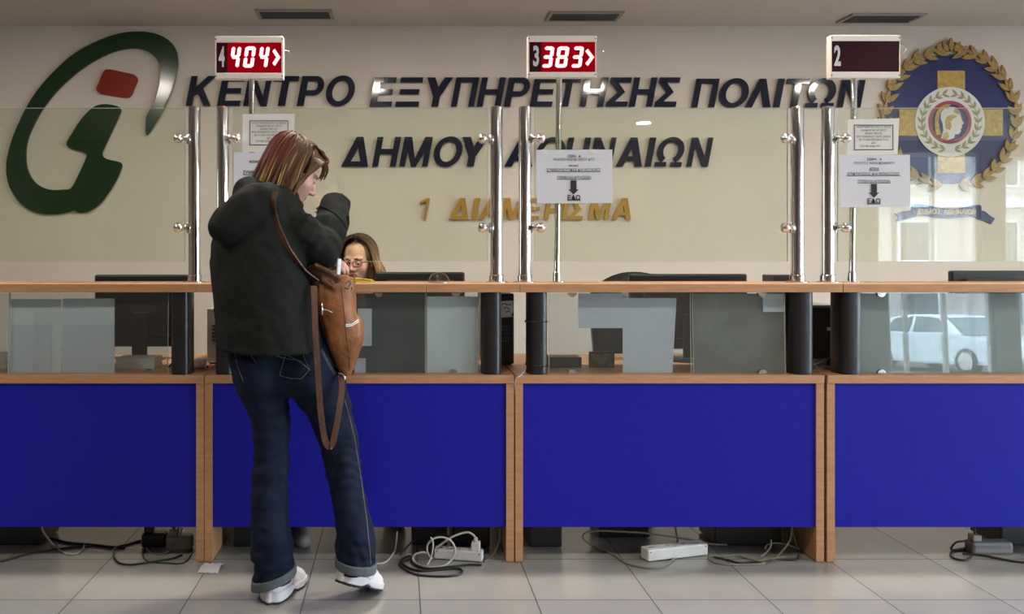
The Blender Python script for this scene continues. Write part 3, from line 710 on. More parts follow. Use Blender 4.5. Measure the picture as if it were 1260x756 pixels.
# ------------------------------------------------------------------ taped notices
NY = GY-.0095
def notice(quad, m, lines, label, extras=None, tape=(), sleeve=None):
    c = at(sum(q[0] for q in quad)/4, max(q[1] for q in quad), NY)
    r = thing('paper_notice', c, label, 'notice', 'paper notices on the glass screens')
    nx, nz = 10, 10; v = []; f = []
    for j in range(nz+1):
        for i in range(nx+1):
            u, w_ = i/nx, j/nz
            a = Vector(quad[0]).lerp(Vector(quad[1]), u); b = Vector(quad[3]).lerp(Vector(quad[2]), u); p = a.lerp(b, w_)
            q = at(p.x, p.y, NY); q.y += .0015*math.sin(3*u+2*w_)*w_ + .0015; v.append(q)
    n = len(v); v2 = [p+Vector((0, .0006, 0)) for p in v]
    for j in range(nz):
        for i in range(nx):
            k = j*(nx+1)+i; f.append((k, k+nx+1, k+nx+2, k+1)); f.append((n+k, n+k+1, n+k+nx+2, n+k+nx+1))
    mb = MB(); mb.add(v+v2, f); mb.build('sheet', m, r, smooth=True)
    ty = NY-.0012
    font_mesh(lines, ty).build('printed_text', M['ink'], r)
    if extras:
        e = MB()
        for kind, g in extras:
            if kind == 'frame':
                x0, y0, x1, y1 = g; t = .9
                for bx in ((x0, y0, x1, y0+t), (x0, y1-t, x1, y1), (x0, y0, x0+t, y1), (x1-t, y0, x1, y1)): e.prism([(X(bx[0], ty), Zp(bx[3], ty)), (X(bx[2], ty), Zp(bx[3], ty)), (X(bx[2], ty), Zp(bx[1], ty)), (X(bx[0], ty), Zp(bx[1], ty))], ty, ty+.0003)
            elif kind == 'line':
                x0, x1, yy = g; e.prism([(X(x0, ty), Zp(yy+.5, ty)), (X(x1, ty), Zp(yy+.5, ty)), (X(x1, ty), Zp(yy-.1, ty)), (X(x0, ty), Zp(yy-.1, ty))], ty, ty+.0003)
            elif kind == 'arrow':
                cx, y0, y1, sw, hw_ = g; yh = y1-6
                e.prism([(X(a, ty), Zp(b, ty)) for a, b in ((cx-sw, y0), (cx-sw, yh), (cx-hw_, yh-.6), (cx, y1), (cx+hw_, yh-.6), (cx+sw, yh), (cx+sw, y0))][::-1], ty, ty+.0003)
        e.build('printed_marks', M['ink'], r)
    for px, py in tape:
        p = at(px, py, NY-.0008); MB().box(p.x-.011, p.x+.011, p.y, p.y+.0004, p.z-.009, p.z+.009).build('tape', M['sleeve'], r)
    return r
boxed = lambda x0, x1, ya, yb: [(t, (x0+x1)/2+o, ya+(yb-ya)*k/6, 2.4, (x1-x0)*wd, .0) for k, (t, wd, o) in enumerate((('ΓΙΑ ΕΞΥΠΗΡΕΤΗΣΗ ΑΠΟ ΤΙΣ ΘΕΣΕΙΣ', .95, 0), ('ΠΑΡΑΚΑΛΟΥΜΕ ΝΑ ΠΑΡΕΤΕ', .72, 0), ('ΑΡΙΘΜΟ ΠΡΟΤΕΡ.', .5, 0), ('ΜΗΝ ΠΕΡΙΜΕΝΕΤΕ ΧΩΡΙΣ ΑΡΙΘΜΟ', .97, 0), ('ΜΕ ΤΗ ΣΕΙΡΑ ΠΡΟΤΕΡΑΙΟΤΗΤΑΣ', .82, 0), ('ΚΑΙ', .1, 0), ('ΟΧΙ ΜΕ ΔΙΑΚΟΠΗ', .55, -4)))]
notice([(298.5, 140.5), (362.5, 140), (361.5, 190), (298, 190)], M['sleeve'], boxed(309, 353, 152.6, 175), 'boxed text notice in a plastic sleeve above the head of the customer', extras=[('frame', (307, 148.3, 354.6, 178.8)), ('line', (306.5, 313, 187.5))])
notice([(287.5, 187.5), (345, 188), (345, 236), (287.5, 236)], M['paper'], [('ΜΟΝΟ ΓΙΑ ΤΗΝ', 322, 200.5, 3.0, 30, .02), ('ΣΥΜΒΟΥΛΕΥΤΙΚΕΣ', 321, 214.3, 4.0, 44, .02)], 'pale notice half hidden behind the hair of the customer', extras=[('line', (299, 343, 215.2))])
notice([(659.5, 184.5), (753.5, 184), (754, 250), (661, 250.5)], M['paper'], [('ΣΕΙΡΑ   Δ', 706.5, 193.6, 2.8, 16, .02), ('ΠΟΛΙΤΕΣ ΝΟΣΟΚΟΜΕΙΟΥ ΚΛΠ', 706, 197.8, 3.0, 50, .0), ('ΜΟΝΟ', 706, 205.2, 2.2, 12, .02), ('ΣΥΜΒΟΥΛΕΥΤΙΚΕΣ ΚΑΤΑΣΤΑΣΕΙΣ', 706, 210.6, 3.2, 66, .0), ('ΥΠΟΒΟΛΗ ΑΙΤΗΣΕΩΝ', 706, 220, 3.2, 42, .0), ('ΕΔΩ', 706.3, 246, 5.6, 15.5, .03)],
       'white ΕΔΩ notice with a black down arrow, taped near the 383 display', extras=[('line', (673, 739, 211.2)), ('line', (685, 727, 220.6)), ('line', (698, 714.5, 246.6)), ('arrow', (705.8, 222, 239.5, 3.6, 6.6))], tape=((670, 186.5), (730.5, 186.5)))
notice([(1043.5, 147), (1107, 145.5), (1104.5, 190), (1043, 191)], M['sleeve'], boxed(1053, 1097, 157.6, 181), 'boxed text notice in a plastic sleeve below the unlit display', extras=[('frame', (1051, 153.6, 1099.3, 184.7))])
notice([(1032.5, 190.5), (1120, 190.5), (1120, 254.5), (1034, 255)], M['paper'], [('ΣΕΙΡΑ   Α', 1076, 197.6, 2.8, 18, .02), ('ΠΟΛΙΤΕΣ ΝΟΣΟΚΟΜΕΙΟΥ', 1076, 202.2, 2.8, 50, .0), ('ΑΠΛΑ', 1075.5, 209.3, 3.0, 12, .02), ('ΕΠΙΚΥΡΩΣΕΙΣ ΚΑΙ ΒΕΒΑΙΩΣΕΙΣ', 1075, 215.5, 3.2, 64, .0), ('ΥΠΟΒΟΛΗ ΑΙΤΗΣΕΩΝ', 1075, 224.5, 3.0, 40, .0), ('ΕΔΩ', 1075.5, 250.3, 5.6, 16, .03)],
       'white ΕΔΩ notice with a black down arrow, taped in front of the crest', extras=[('line', (1042, 1108, 216)), ('line', (1069.5, 1081.5, 209.8)), ('line', (1055, 1096, 225)), ('line', (1067, 1084, 251)), ('arrow', (1075.5, 226.5, 243.5, 3.6, 6.6))])
# ------------------------------------------------------------------ things on the desks, seen over and under the shelf
def monitor(px0, px1, pyt, y, pyb, label, lean=0.0):
    x0, x1, z1, z0 = X(px0, y), X(px1, y), Zp(pyt, y), Zp(pyb, y); xm = (x0+x1)/2
    r = thing('computer_monitor', (xm, y+.03, Z_DESK), label, 'monitor', 'computer monitors seen from behind')
    MB().box(x0, x1, y, y+.032, z0, z1, bev=.008).box(x0+.05, x1-.05, y-.022, y+.002, z0+.05, z1-.035, bev=.01).build('casing', M['black'], r)
    MB().box(x0+.014, x1-.014, y+.0322, y+.0335, z0+.016, z1-.014).build('screen_face', M['dkgrey'], r)
    MB().box(xm-.035, xm+.035, y-.034, y-.022, Z_DESK+.012, z0+.16, bev=.004).build('stand_neck', M['black'], r)
    MB().lathe([(.105, 0), (.105, .006), (.09, .012), (.03, .015)], (xm, y-.01, Z_DESK), n=36).build('stand_base', M['black'], r, auto=.5)
    return r
monitor(116, 232, 338.2, 3.95, 427, 'black monitor back showing above the shelf below the green logo')
monitor(462, 572, 335, 3.90, 432, 'black monitor back in front of the clerk with glasses')
monitor(775, 920, 337.3, 3.92, 430, 'wide black monitor back beside the rounded chair top')
monitor(1171, 1275, 333.3, 3.92, 432, 'black monitor back at the right edge below the crest')
def tower(px0, px1, pyt, y, zbase, label, m, depth=.36):
    x0, x1, z1 = X(px0, y), X(px1, y), Zp(pyt, y) if pyt else zbase+.38
    r = thing('computer_tower', ((x0+x1)/2, y+depth/2, zbase), label, 'computer', 'computer towers behind the counter')
    MB().box(x0, x1, y, y+depth, zbase+.006, z1, bev=.006).build('case', m, r)
    g = MB(); w_ = x1-x0
    for k in range(5): g.box(x0+w_*.15, x1-w_*.15, y-.0012, y+.001, zbase+.10+k*.016, zbase+.107+k*.016)
    g.build('vent_grille', M['dkgrey'], r)
    for a in (x0+.01, x1-.025):
        for b in (y+.02, y+depth-.035): MB().box(a, a+.015, b, b+.015, zbase, zbase+.006).build('foot', M['black'], r)
    return r
tw = tower(597, 632.6, 361.5, 3.74, Z_DESK, 'black computer tower with a torn pale sticker beside a shelf column', M['black'])
MB().prism([(X(a, 3.738), Zp(b, 3.738)) for a, b in ((616, 371), (631, 370), (632, 383), (629, 388), (632, 390), (616, 391))][::-1], 3.738, 3.7395).build('sticker', M['paper2'], tw)
mk = MB()
for pts in ([(617.5, 375), (621, 373.5), (624, 375.5), (629.5, 374.5)], [(620, 380), (623, 378.5), (627, 380.5)], [(622, 384.5), (626, 383), (628, 385)]): mk.tube([at(a, b, 3.7375) for a, b in pts], .0018, 5)
mk.build('faded_marks', M['dkgrey'], tw)
tower(953, 991, 338.6, 4.035, Z_DESK, 'black computer tower standing behind the post left of the crest', M['black'], .14)
tower(254.5, 298, 379.5, 3.78, Z_DESK, 'beige computer tower half hidden behind the dark coat', M['beige'], .33)
# drawer unit between the two columns
y = 3.72; r = thing('drawer_unit', at(1010, 459, y), 'small black drawer unit with a pale catch between two black columns', 'drawer unit'); r.location.z = Z_DESK
x0, x1, zt = X(992, y), X(1032, y), Zp(379, y)
MB().box(x0, x1, y+.004, y+.30, Z_DESK, zt, bev=.003).build('casing', M['black'], r)
tag(MB().box(x0-.002, x1+.002, y-.002, y+.30, zt, zt+.010).build('top', M['grey'], r), 'grey top')
zs = [Zp(a, y) for a in (381, 417.5, 459)]; zs[2] = Z_DESK+.001
for a, b in ((zs[1], zs[0]), (zs[2], zs[1])): MB().box(x0+.003, x1-.003, y, y+.004, b-.004 if b < a else a+.002, (b if b > a else a)-.002).build('drawer', M['black'], r)
tag(MB().box(X(1017, y), X(1022.5, y), y-.006, y, Zp(407, y), Zp(403, y), bev=.001).build('catch', M['paper2'], r), 'pale catch')
y = 3.60; r = thing('document_tray', at(1013, 460, y), 'grey document tray with a raised thin lid, in front of the drawer unit', 'tray'); r.location.z = Z_DESK
MB().box(X(1002, y), X(1029, y), y, y+.09, Z_DESK, Z_DESK+.006, bev=.001).box(X(1002, y), X(1029, y), y+.084, y+.09, Z_DESK, Z_DESK+.035).build('base', M['grey'], r)
MB().tube([at(997, 451, y), at(1010, 446, y+.01), at(1026, 437.5, y+.02)], .0028, 6, smooth=False).tube([at(1003, 449, y), at(1003, 456.5, y-.004), at(1026, 457, y-.004)], .002, 6, smooth=False).build('lid_edge', M['grey'], r)

def sheet(x0, x1, ya, yb, y, label, m='paper2', skew=0.0, name='paper_sheet'):
    mb = MB(); P = [at(x0, yb, y), at(x1-skew, yb, y), at(x1, ya, y), at(x0, ya, y)]
    z0 = max(P[0].z, Z_DESK+.0005); P[0].z = z0; P[1].z = z0
    nx = 8; v = []; f = []
    for j in range(nx+1):
        for i in range(nx+1):
            u, w_ = i/nx, j/nx; p = P[0].lerp(P[1], u).lerp(P[3].lerp(P[2], u), w_); p.y += .002*math.sin(3.1*u+1.7*w_)*(w_)+.002*w_; v.append(p)
    n = len(v); v += [p+Vector((0, .0006, 0)) for p in v]
    for j in range(nx):
        for i in range(nx):
            k = j*(nx+1)+i; f += [(k, k+1, k+nx+2, k+nx+1), (n+k, n+k+nx+1, n+k+nx+2, n+k+1)]
    return tag(mb.add(v, f).build(name, M[m], smooth=True), label, 'paper', 'paper sheets behind the low glass')
SY = D+.068
sheet(12.5, 75.6, 368.5, 460.5, SY, 'large pale sheet behind the low glass, left of two under the green logo')
sheet(76.5, 141, 367.5, 460.5, SY, 'large pale sheet behind the low glass, right of two under the green logo')
sheet(12.5, 63, 400, 460.5, SY-.003, 'shorter sheet added for the lit lower part of the left large sheet', 'paper')  # shorter sheets stand in for the lit paper below the shelf shadow
sheet(77, 140.4, 400, 460.5, SY-.003, 'shorter sheet added for the lit lower part of the right large sheet', 'paper')
sheet(525.5, 588.4, 365, 460.5, SY, 'grey sheet filling the narrow low glass panel', 'paper2')
sheet(440, 457.5, 380, 426, SY, 'small pale note behind dark low glass, beside the tan backpack', 'paper')
sheet(436, 450, 441, 460.5, SY, 'small pale note standing on the desk below the tan backpack', 'paper')
sheet(711.5, 766, 361.5, 404, SY, 'short pale sheet, upper left arm of the L behind low glass', 'paper')
sheet(766.3, 832.5, 367, 460.5, SY, 'tall pale sheet, upright of the L behind low glass', 'paper', skew=5)
sheet(939, 966, 362, 384, SY, 'small dim slip high behind the dull low glass', 'paper2')
sheet(1056, 1300, 361.5, 460.5, SY+.010, 'dull grey card filling the low glass that mirrors the white car', 'card', name='backing_card')
sheet(853.5, 966.5, 361.5, 460.5, SY+.010, 'dim olive card filling the dull low glass beside a black column', 'card2', name='backing_card')
sheet(297, 523, 361.5, 460.5, SY+.010, 'dark card filling the low glass beside the tan backpack', 'card3', name='backing_card')
y = 3.62
for a, b, t, lb in ((142, 190, 441.5, 'low white carton on the desk behind the low glass'), (-14, 7.5, 437, 'white carton at the left edge behind the low glass')):
    r = thing('carton', at((a+b)/2, 460, y), lb, 'box', 'white cartons on the desk'); r.location.z = Z_DESK
    MB().box(X(a, y), X(b, y), y, y+.12, Z_DESK, Zp(t, y)-.004, bev=.002).build('body', M['white'], r)
    MB().box(X(a, y)-.001, X(b, y)+.001, y-.001, y+.121, Zp(t, y)-.004, Zp(t, y)+.001, bev=.001).build('lid', M['white'], r)
y = 3.66; r = thing('speaker_box', at(700, 460, y), 'small black box on the desk left of the framed picture', 'box'); r.location.z = Z_DESK
MB().box(X(676, y), X(716, y), y, y+.10, Z_DESK, Zp(440, y), bev=.004).build('body', M['black'], r)
MB().box(X(680, y), X(712, y), y-.002, y+.001, Z_DESK+.006, Zp(442, y)).build('grille', M['dkgrey'], r)
r = thing('framed_picture', at(740, 460, y), 'small framed green and gold picture behind the low glass', 'picture'); r.location.z = Z_DESK
pf = MB(); a, b, c, d = X(725, y), X(756, y), Z_DESK, Zp(433, y); t = .009
pf.box(a, b, y, y+.012, c, c+t); pf.box(a, b, y, y+.012, d-t, d); pf.box(a, a+t, y, y+.012, c+t, d-t); pf.box(b-t, b, y, y+.012, c+t, d-t); pf.build('frame', M['leather2'], r)
MB().box(a+t, b-t, y+.004, y+.011, c+t, d-t).build('picture', mat('green_gold_print', (0.16, 0.17, 0.05), .6, var=.9, vscale=22), r)
tag(MB().lathe([(.006, 0), (.022, .001), (.022, .058), (.006, .059)], (X(236, 3.62), 3.62, Z_DESK+.0225), axis=(1, 0, 0), n=20).build('paper_roll', M['white'], auto=.5), 'small white roll lying on the desk beside a shelf column', 'roll')
tag(MB().tube([(X(208, 3.66), 3.66, Z_DESK+.004), (X(220, 3.7), 3.7, Z_DESK+.03), (X(240, 3.69), 3.69, Z_DESK+.006), (X(256, 3.66), 3.66, Z_DESK+.004)], .004, 8).build('desk_cable', M['cableb'], smooth=True), 'black cable lying on the desk beside the white roll', 'cable')

# things on the shelf
m = glass('dome_glass', (0.80, 0.80, 0.80), 0.07)
dm = MB(); y = 3.53; c = at(540, 349, y); R = 13.3*y/FPX
dm.lathe([(R, 0)]+[(R*math.cos(a), R*math.sin(a)) for a in [math.pi/2*k/14 for k in range(1, 14)]]+[(.001, R)], (c.x, y, Z_SH), n=40)
tag(dm.build('glass_dome', m, smooth=False, auto=.8), 'clear glass dome paperweight on the shelf in front of a monitor', 'paperweight')
y = 3.66; r = thing('note_pad', at(441, 348, y), 'yellow note pad with a lifted corner on the shelf below the face of the clerk', 'note pad'); r.location.z = Z_SH
MB().add([(X(423, y), y-.03, Z_SH), (X(456, y), y-.03, Z_SH), (X(460, y), y+.06, Z_SH), (X(427, y), y+.06, Z_SH), (X(423, y), y-.03, Z_SH+.014), (X(456, y), y-.03, Z_SH+.006), (X(460, y), y+.06, Z_SH+.006), (X(427, y), y+.06, Z_SH+.016)], [(0,3,2,1),(4,5,6,7),(0,1,5,4),(1,2,6,5),(2,3,7,6),(3,0,4,7)]).build('pad', M['yellow'], r)
n = 10; v = []; f = []
for i in range(n+1):
    u = i/n
    for q in (0, 1): v.append((X(422+35*u, y)+.004*q, y-.032+.094*q, Z_SH+.0165-.0095*u+.010*max(0, .35-u)**1.2+.0015))
v += [(a, b, c+.0008) for a, b, c in v]; k = 2*(n+1)
for i in range(n): f += [(2*i, 2*i+2, 2*i+3, 2*i+1), (k+2*i, k+2*i+1, k+2*i+3, k+2*i+2)]
MB().add(v, f).build('top_leaf', M['yellow'], r, smooth=True)

# ------------------------------------------------------------------ office chairs behind the counter
def chair(x, y, top, label, rot=0.0):
    r = thing('office_chair', (x, y, 0), label, 'chair', 'office chairs behind the counter')
    c, s = math.cos(rot), math.sin(rot)
    MB().box(x-.24, x+.24, y-.23, y+.23, .40, .47, bev=.03).build('seat', M['dkgrey'], r, smooth=False)
    bk = MB(); n = 12; v = []; f = []
    prof = [(-.225+.45*i/n) for i in range(n+1)]
    for t, off in ((0, 0), (.05, 1)):
        for i, u in enumerate(prof):
            ht = top-.10*abs(u/.225)**2.4-.006*(1 if off else 0)
            for zz in (.56, .62+(ht-.62)*.5, ht): v.append((x+u*(1 if zz > .6 else .9), y+.24+t+.03*(zz-.56)-.02*(1-(u/.225)**2), zz))
    m_ = 3*(n+1)
    for i in range(n):
        for j in range(2):
            a = i*3+j; f += [(a, a+3, a+4, a+1), (m_+a, m_+a+1, m_+a+4, m_+a+3)]
        f += [(i*3+2, i*3+5, m_+i*3+5, m_+i*3+2), (i*3, m_+i*3, m_+i*3+3, i*3+3)]
    for i in (0, n):
        for j in range(2):
            a = i*3+j; q = (a, a+1, m_+a+1, m_+a); f.append(q if i == 0 else q[::-1])
    bk.add(v, f).build('backrest', M['black'], r, smooth=True)
    MB().tube([(x, y+.16, .41), (x, y+.30, .43), (x, y+.335, .60)], .018, 8).build('back_bar', M['black'], r, smooth=True)
    MB().lathe([(.028, .09), (.028, .25), (.02, .25), (.02, .40)], (x, y, 0), n=18).build('gas_column', M['black'], r, auto=.5)
    for k in range(5):
        a = 2*math.pi*k/5+.3+rot; ex, ey = x+.28*math.cos(a), y+.28*math.sin(a)
        lg_ = MB().tube([(x+.02*math.cos(a), y+.02*math.sin(a), .11), (ex, ey, .075)], [.024, .016], 8, smooth=False).build('leg', M['black'], r, smooth=True)
        MB().lathe([(.02, -.018), (.026, -.012), (.026, .012), (.02, .018)], (ex, ey, .0265), axis=(math.sin(a), -math.cos(a), 0), n=14).build('caster', M['black'], lg_, auto=.5)
chair(X(780, 4.72), 4.48, Zp(334.6, 4.72), 'dark office chair whose rounded back rises beside a monitor')
chair(-.20, 4.62, 1.02, 'dark office chair the clerk with glasses sits on')

# ------------------------------------------------------------------ cables, power strips and litter under the counter
def fl(px, py, z=.004): y = (EYE-z)*FPX/(py-CY); return Vector((X(px, y), y, z))
def crop(pts, ox, oy, s): return [(ox+a/s, oy+b/s) for a, b in pts]
def cable(pts, m, rad, label, grp='cables under the counters', ymin=3.42, ymax=4.0, ylift=None, name='cable', plug=None):
    P = []
    for px, py in pts:
        q = fl(px, py, rad)
        lim = ylift if ylift else ymax
        if q.y > lim: q = at(px, py, lim)
        P.append(q)
    mb = MB().tube(P, rad, 8)
    o = tag(mb.build(name, M[m], smooth=True), label, 'cable', grp)
    return o, P
c1 = lambda pts: crop(pts, 0, 640, 8.4); c2 = lambda pts: crop(pts, 130, 640, 7.875); c3_ = lambda pts: crop(pts, 460, 640, 7.0)
c4 = lambda pts: crop(pts, 700, 640, 6.63); c5 = lambda pts: crop(pts, 850, 640, 7.0); c6 = lambda pts: crop(pts, 1010, 640, 5.04)
cable(c1([(-60,440),(0,430),(80,415),(250,365),(400,335),(600,300),(800,280),(900,272),(1000,262),(1180,280),(1290,290)]), 'cableb', .0042, 'long black cable crossing the tiles at the left edge of the picture')
cable(c1([(380,165),(420,178),(560,200),(700,235),(850,250),(1000,262),(1150,285)]), 'cableb', .0052, 'thick black cable behind the white one below the left blue panel')
cable(c1([(440,60),(440,100),(480,170),(560,270),(640,330),(700,352),(780,352),(850,310),(870,262)]), 'cablew', .0040, 'white cable hanging to the tiles below the left blue panel', ylift=3.62)
cable(c2([(340,200),(220,235),(100,270),(78,330),(95,390),(150,425),(250,435),(400,415),(560,390),(650,375),(740,340)]), 'cableb', .0042, 'black cable in a wide loop left of the crumpled slip')
cable(c2([(380,280),(360,340),(390,390),(460,412),(600,420),(720,425),(790,395),(830,330)]), 'cableb', .0030, 'thin black cable in a small loop beside the grey adapter')
cable(c2([(390,270),(430,315),(500,335),(560,330),(620,290),(700,200),(740,80)]), 'cableg', .0030, 'thin pale cable rising past the grey adapter', ylift=3.54)
cable(c3_([(885,215),(872,150),(820,110),(760,115),(680,145),(600,195),(540,240)]), 'cablew', .0042, 'white cable arching from the plug on the middle power strip', ylift=3.46)
cable(c3_([(505,335),(465,290),(462,220),(510,165),(590,150),(660,180),(697,240),(690,310),(650,365),(590,400),(500,410),(420,400),(360,370),(335,330),(360,295),(420,280),(455,285)]), 'cablew', .0040, 'white cable coiled in an upright ring before the power strip', ylift=3.44)
cable(c3_([(490,150),(510,200),(502,280),(482,350),(458,390)]), 'cablew', .0034, 'short white cable end hanging across the white coil', ylift=3.43)
cable(c3_([(310,310),(240,340),(220,385),(270,430),(360,470),(500,485),(640,485),(730,470),(760,445),(740,425),(680,420),(560,430),(440,440),(360,435),(290,410),(240,370),(300,345)]), 'cableb', .0046, 'black cable folded in flat loops before the middle power strip')
cable(c3_([(930,388),(800,388),(660,405),(500,420),(400,410),(340,380),(318,340),(340,300)]), 'cableb', .0046, 'black cable running along the foot of the middle power strip')
cable(c3_([(950,365),(1010,322),(1060,240),(1085,150),(1085,70)]), 'cableg', .0038, 'pale cable rising right of the middle power strip', ylift=3.50)
cable(c3_([(-60,370),(0,378),(70,375),(120,350),(160,300),(185,240),(200,100)]), 'cablew', .0038, 'white cable beside the right shoe of the customer', ylift=3.56)
cable(c3_([(230,300),(330,190),(430,130),(560,120),(660,150),(760,190)]), 'cableb', .0036, 'black cable tangled in the dark behind the white coil', ylift=3.56)
cable(c4([(868,40),(872,80),(886,150),(880,240),(860,310),(800,365),(720,390),(640,392),(540,375),(450,345),(370,290),(280,250),(190,210),(130,165),(115,125),(160,98),(260,90),(400,95),(600,108),(800,132),(1000,165),(1150,195),(1290,205)]), 'cableg', .0042, 'grey cable in a big loop around the long white power strip', ylift=3.60)
cable(c5([(150,330),(200,365),(300,385),(450,385),(600,380),(700,350),(760,300),(820,230),(860,150),(870,50)]), 'cableg', .0040, 'grey cable rising beside the right wooden side panel', ylift=3.50)
cable(c5([(150,318),(260,315),(400,310),(500,335),(600,350),(720,330),(800,320),(900,325),(945,318)]), 'cableg', .0040, 'grey cable lying right of the long white power strip')
cable(c5([(690,170),(685,235),(640,290),(600,318)]), 'cableg', .0036, 'short grey cable curl in front of the floor tower', ylift=3.50)
cable(c5([(640,250),(660,212),(740,202),(830,215),(935,250)]), 'cableg', .0034, 'thin grey cable arching low in front of the floor tower', ylift=3.52)
cable(c5([(200,320),(330,350),(420,372),(520,365),(640,372),(760,345),(900,345),(930,300)]), 'cableb', .0040, 'black cable lying among grey ones at the right side panel')
cable(c5([(870,60),(885,130),(920,245)]), 'cableg', .0028, 'thinnest pale cable hanging close to the right side panel', ylift=3.54)
cable(c6([(880,210),(1000,220),(1100,240),(1200,258),(1290,268)]), 'cableb', .0046, 'black cable running off the right edge of the picture')
cable(c6([(905,132),(840,140),(808,178),(830,186),(905,172)]), 'cableb', .0042, 'black cable loop on top at the right silver adapter', ylift=3.55)
cable(c6([(905,180),(830,190),(803,212),(830,240),(900,250),(935,228)]), 'cableb', .0042, 'black cable loop on the tiles at the right silver adapter')
q = [at(651.5, 425, 3.56), at(648, 445, 3.53), at(646.5, 455, 3.47), at(640, 462.5, 3.424), at(635, 466, 3.422), at(633.4, 474, 3.428), at(633.4, 484, 3.45), at(633.4, 520, 3.47)]
tag(MB().tube(q, .0022, 8).build('cable', M['cablew'], smooth=True), 'pale cable dropping through the gap between two counters', 'cable', 'cables under the counters')

def strip(pa, pb, hpx, depth, label, plug=None):
    a, b = fl(*pa, 0), fl(*pb, 0); d = (b-a); L = d.length; d.normalize(); ang = math.atan2(d.y, d.x)
    h = hpx*a.y/FPX; mid = (a+b)/2; n = Vector((-d.y, d.x, 0))
    Mx = Matrix.Translation(mid+n*depth/2) @ Matrix.Rotation(ang, 4, 'Z')
    r = thing('power_strip', mid+n*depth/2, label, 'power strip', 'power strips on the tiles')
    MB().box(-L/2, L/2, -depth/2, depth/2, .003, h, bev=.006).xf(Mx).build('body', M['white'], r)
    MB().box(-L/2+.01, L/2-.01, -depth/2+.006, depth/2-.006, 0, .004).xf(Mx).build('base', M['black'], r)
    for k in range(4):
        u = -L/2+L*(k+.5)/4
        if plug is not None and k == plug: continue
        MB().lathe([(.017, 0), (.017, .0015), (.014, .0015), (.013, .0005)], (u, 0, h-.0005), n=18).xf(Mx).build('socket', M['paper2'], r, auto=.5)
    for u in (-L/2+.012, L/2-.012): MB().lathe([(.003, 0), (.002, .0008)], (u, -depth/2, h*.8), axis=(0, -1, 0), n=10).xf(Mx).build('screw', M['dkgrey'], r)
    return r, Mx, L, h
r, Mx, L, h = strip((533.5, 689), (593.5, 693.5), 13, .05, 'white power strip with a plug, right of the coiled white cable', 3)
MB().box(L/2-.046, L/2-.012, -.018, .018, h+.0003, h+.034, bev=.004).box(L/2-.036, L/2-.022, -.008, .008, h+.034, h+.05, bev=.003).xf(Mx).build('plug', M['white'], r)
strip((797.5, 693), (871.5, 684.5), 15.5, .055, 'long white power strip on the tiles below the 383 display')
def adapter(px0, px1, pyb, pyt, y0, label, m, m2):
    x0, x1 = X(px0, y0), X(px1, y0); h = (pyb-pyt)*y0/FPX
    r = thing('power_adapter', ((x0+x1)/2, y0+.03, 0), label, 'adapter', 'power adapters on the tiles')
    MB().box(x0, x1, y0, y0+.06, 0, h, bev=min(.012, h/4)).build('body', M[m], r)
    MB().box(x0+.01, x0+.045, y0+.01, y0+.05, h+.0002, h+.025, bev=.004).build('plug', M[m2], r)
    MB().tube([(x0+.028, y0+.03, h+.02), (x0+.03, y0+.03, h+.05), (x0+.06, y0+.05, h+.075)], .0038, 8).build('lead', M['cableb'], r, smooth=True)
    return r
adapter(173, 203, 676, 658, 3.60, 'black power adapter left of the grey one under the left counter', 'black', 'black')
adapter(203.5, 235, 678, 660, 3.565, 'dull grey power adapter beside the wooden side panels', 'grey', 'grey')
adapter(1197, 1248, 683.5, 668, 3.52, 'silver grey power adapter at the right edge of the picture', 'grey', 'beige')
tower(-40, 50, None, 3.62, 0, 'black computer tower on the tiles at the left edge', M['black'], .2)
tower(880, 962, None, 3.62, 0, 'black computer tower on the tiles behind tangled grey cables', M['black'], .2)
tower(1232, 1300, None, 3.62, 0, 'black computer tower on the tiles at the right edge', M['black'], .2)
tower(287, 337, None, 3.60, 0, 'black box added to darken the tiles behind the left leg of the customer', M['black'], .3)  # added boxes from here to the litter stand in for shade
tower(507, 551, None, 3.62, 0, 'black box added to darken the tiles behind the coiled white cable', M['black'], .2)
tower(557, 603, None, 3.60, 0, 'black box added to darken the tiles behind the middle power strip', M['black'], .3)
tower(652, 692, None, 3.60, 0, 'black box added to darken the tiles left of the big grey cable loop', M['black'], .3)
tower(738, 800, None, 3.72, 0, 'black box added to darken the tiles inside the big grey cable loop', M['black'], .2)
# litter slip
P = [fl(243, 705.3, .001), fl(268, 706.3, .001), fl(276, 694.5, .001), fl(252, 694, .001)]
mb = MB(); v = []; f = []; n = 8
for j in range(n+1):
    for i in range(n+1):
        u, w_ = i/n, j/n; p = P[0].lerp(P[1], u).lerp(P[3].lerp(P[2], u), w_); p.z = .001+.010*max(0, math.sin(3.14*w_))*(.4+.6*u)+.003*math.sin(9*u+4*w_)**2; v.append(p)
k0 = len(v); v += [p+Vector((0, 0, .0008)) for p in v]
for j in range(n):
    for i in range(n):
        k = j*(n+1)+i; f += [(k, k+n+1, k+n+2, k+1), (k0+k, k0+k+1, k0+k+n+2, k0+k+n+1)]
tag(mb.add(v, f).build('paper_slip', M['paper'], smooth=True), 'crumpled white paper slip on the tiles at the foot of the side panels', 'paper')

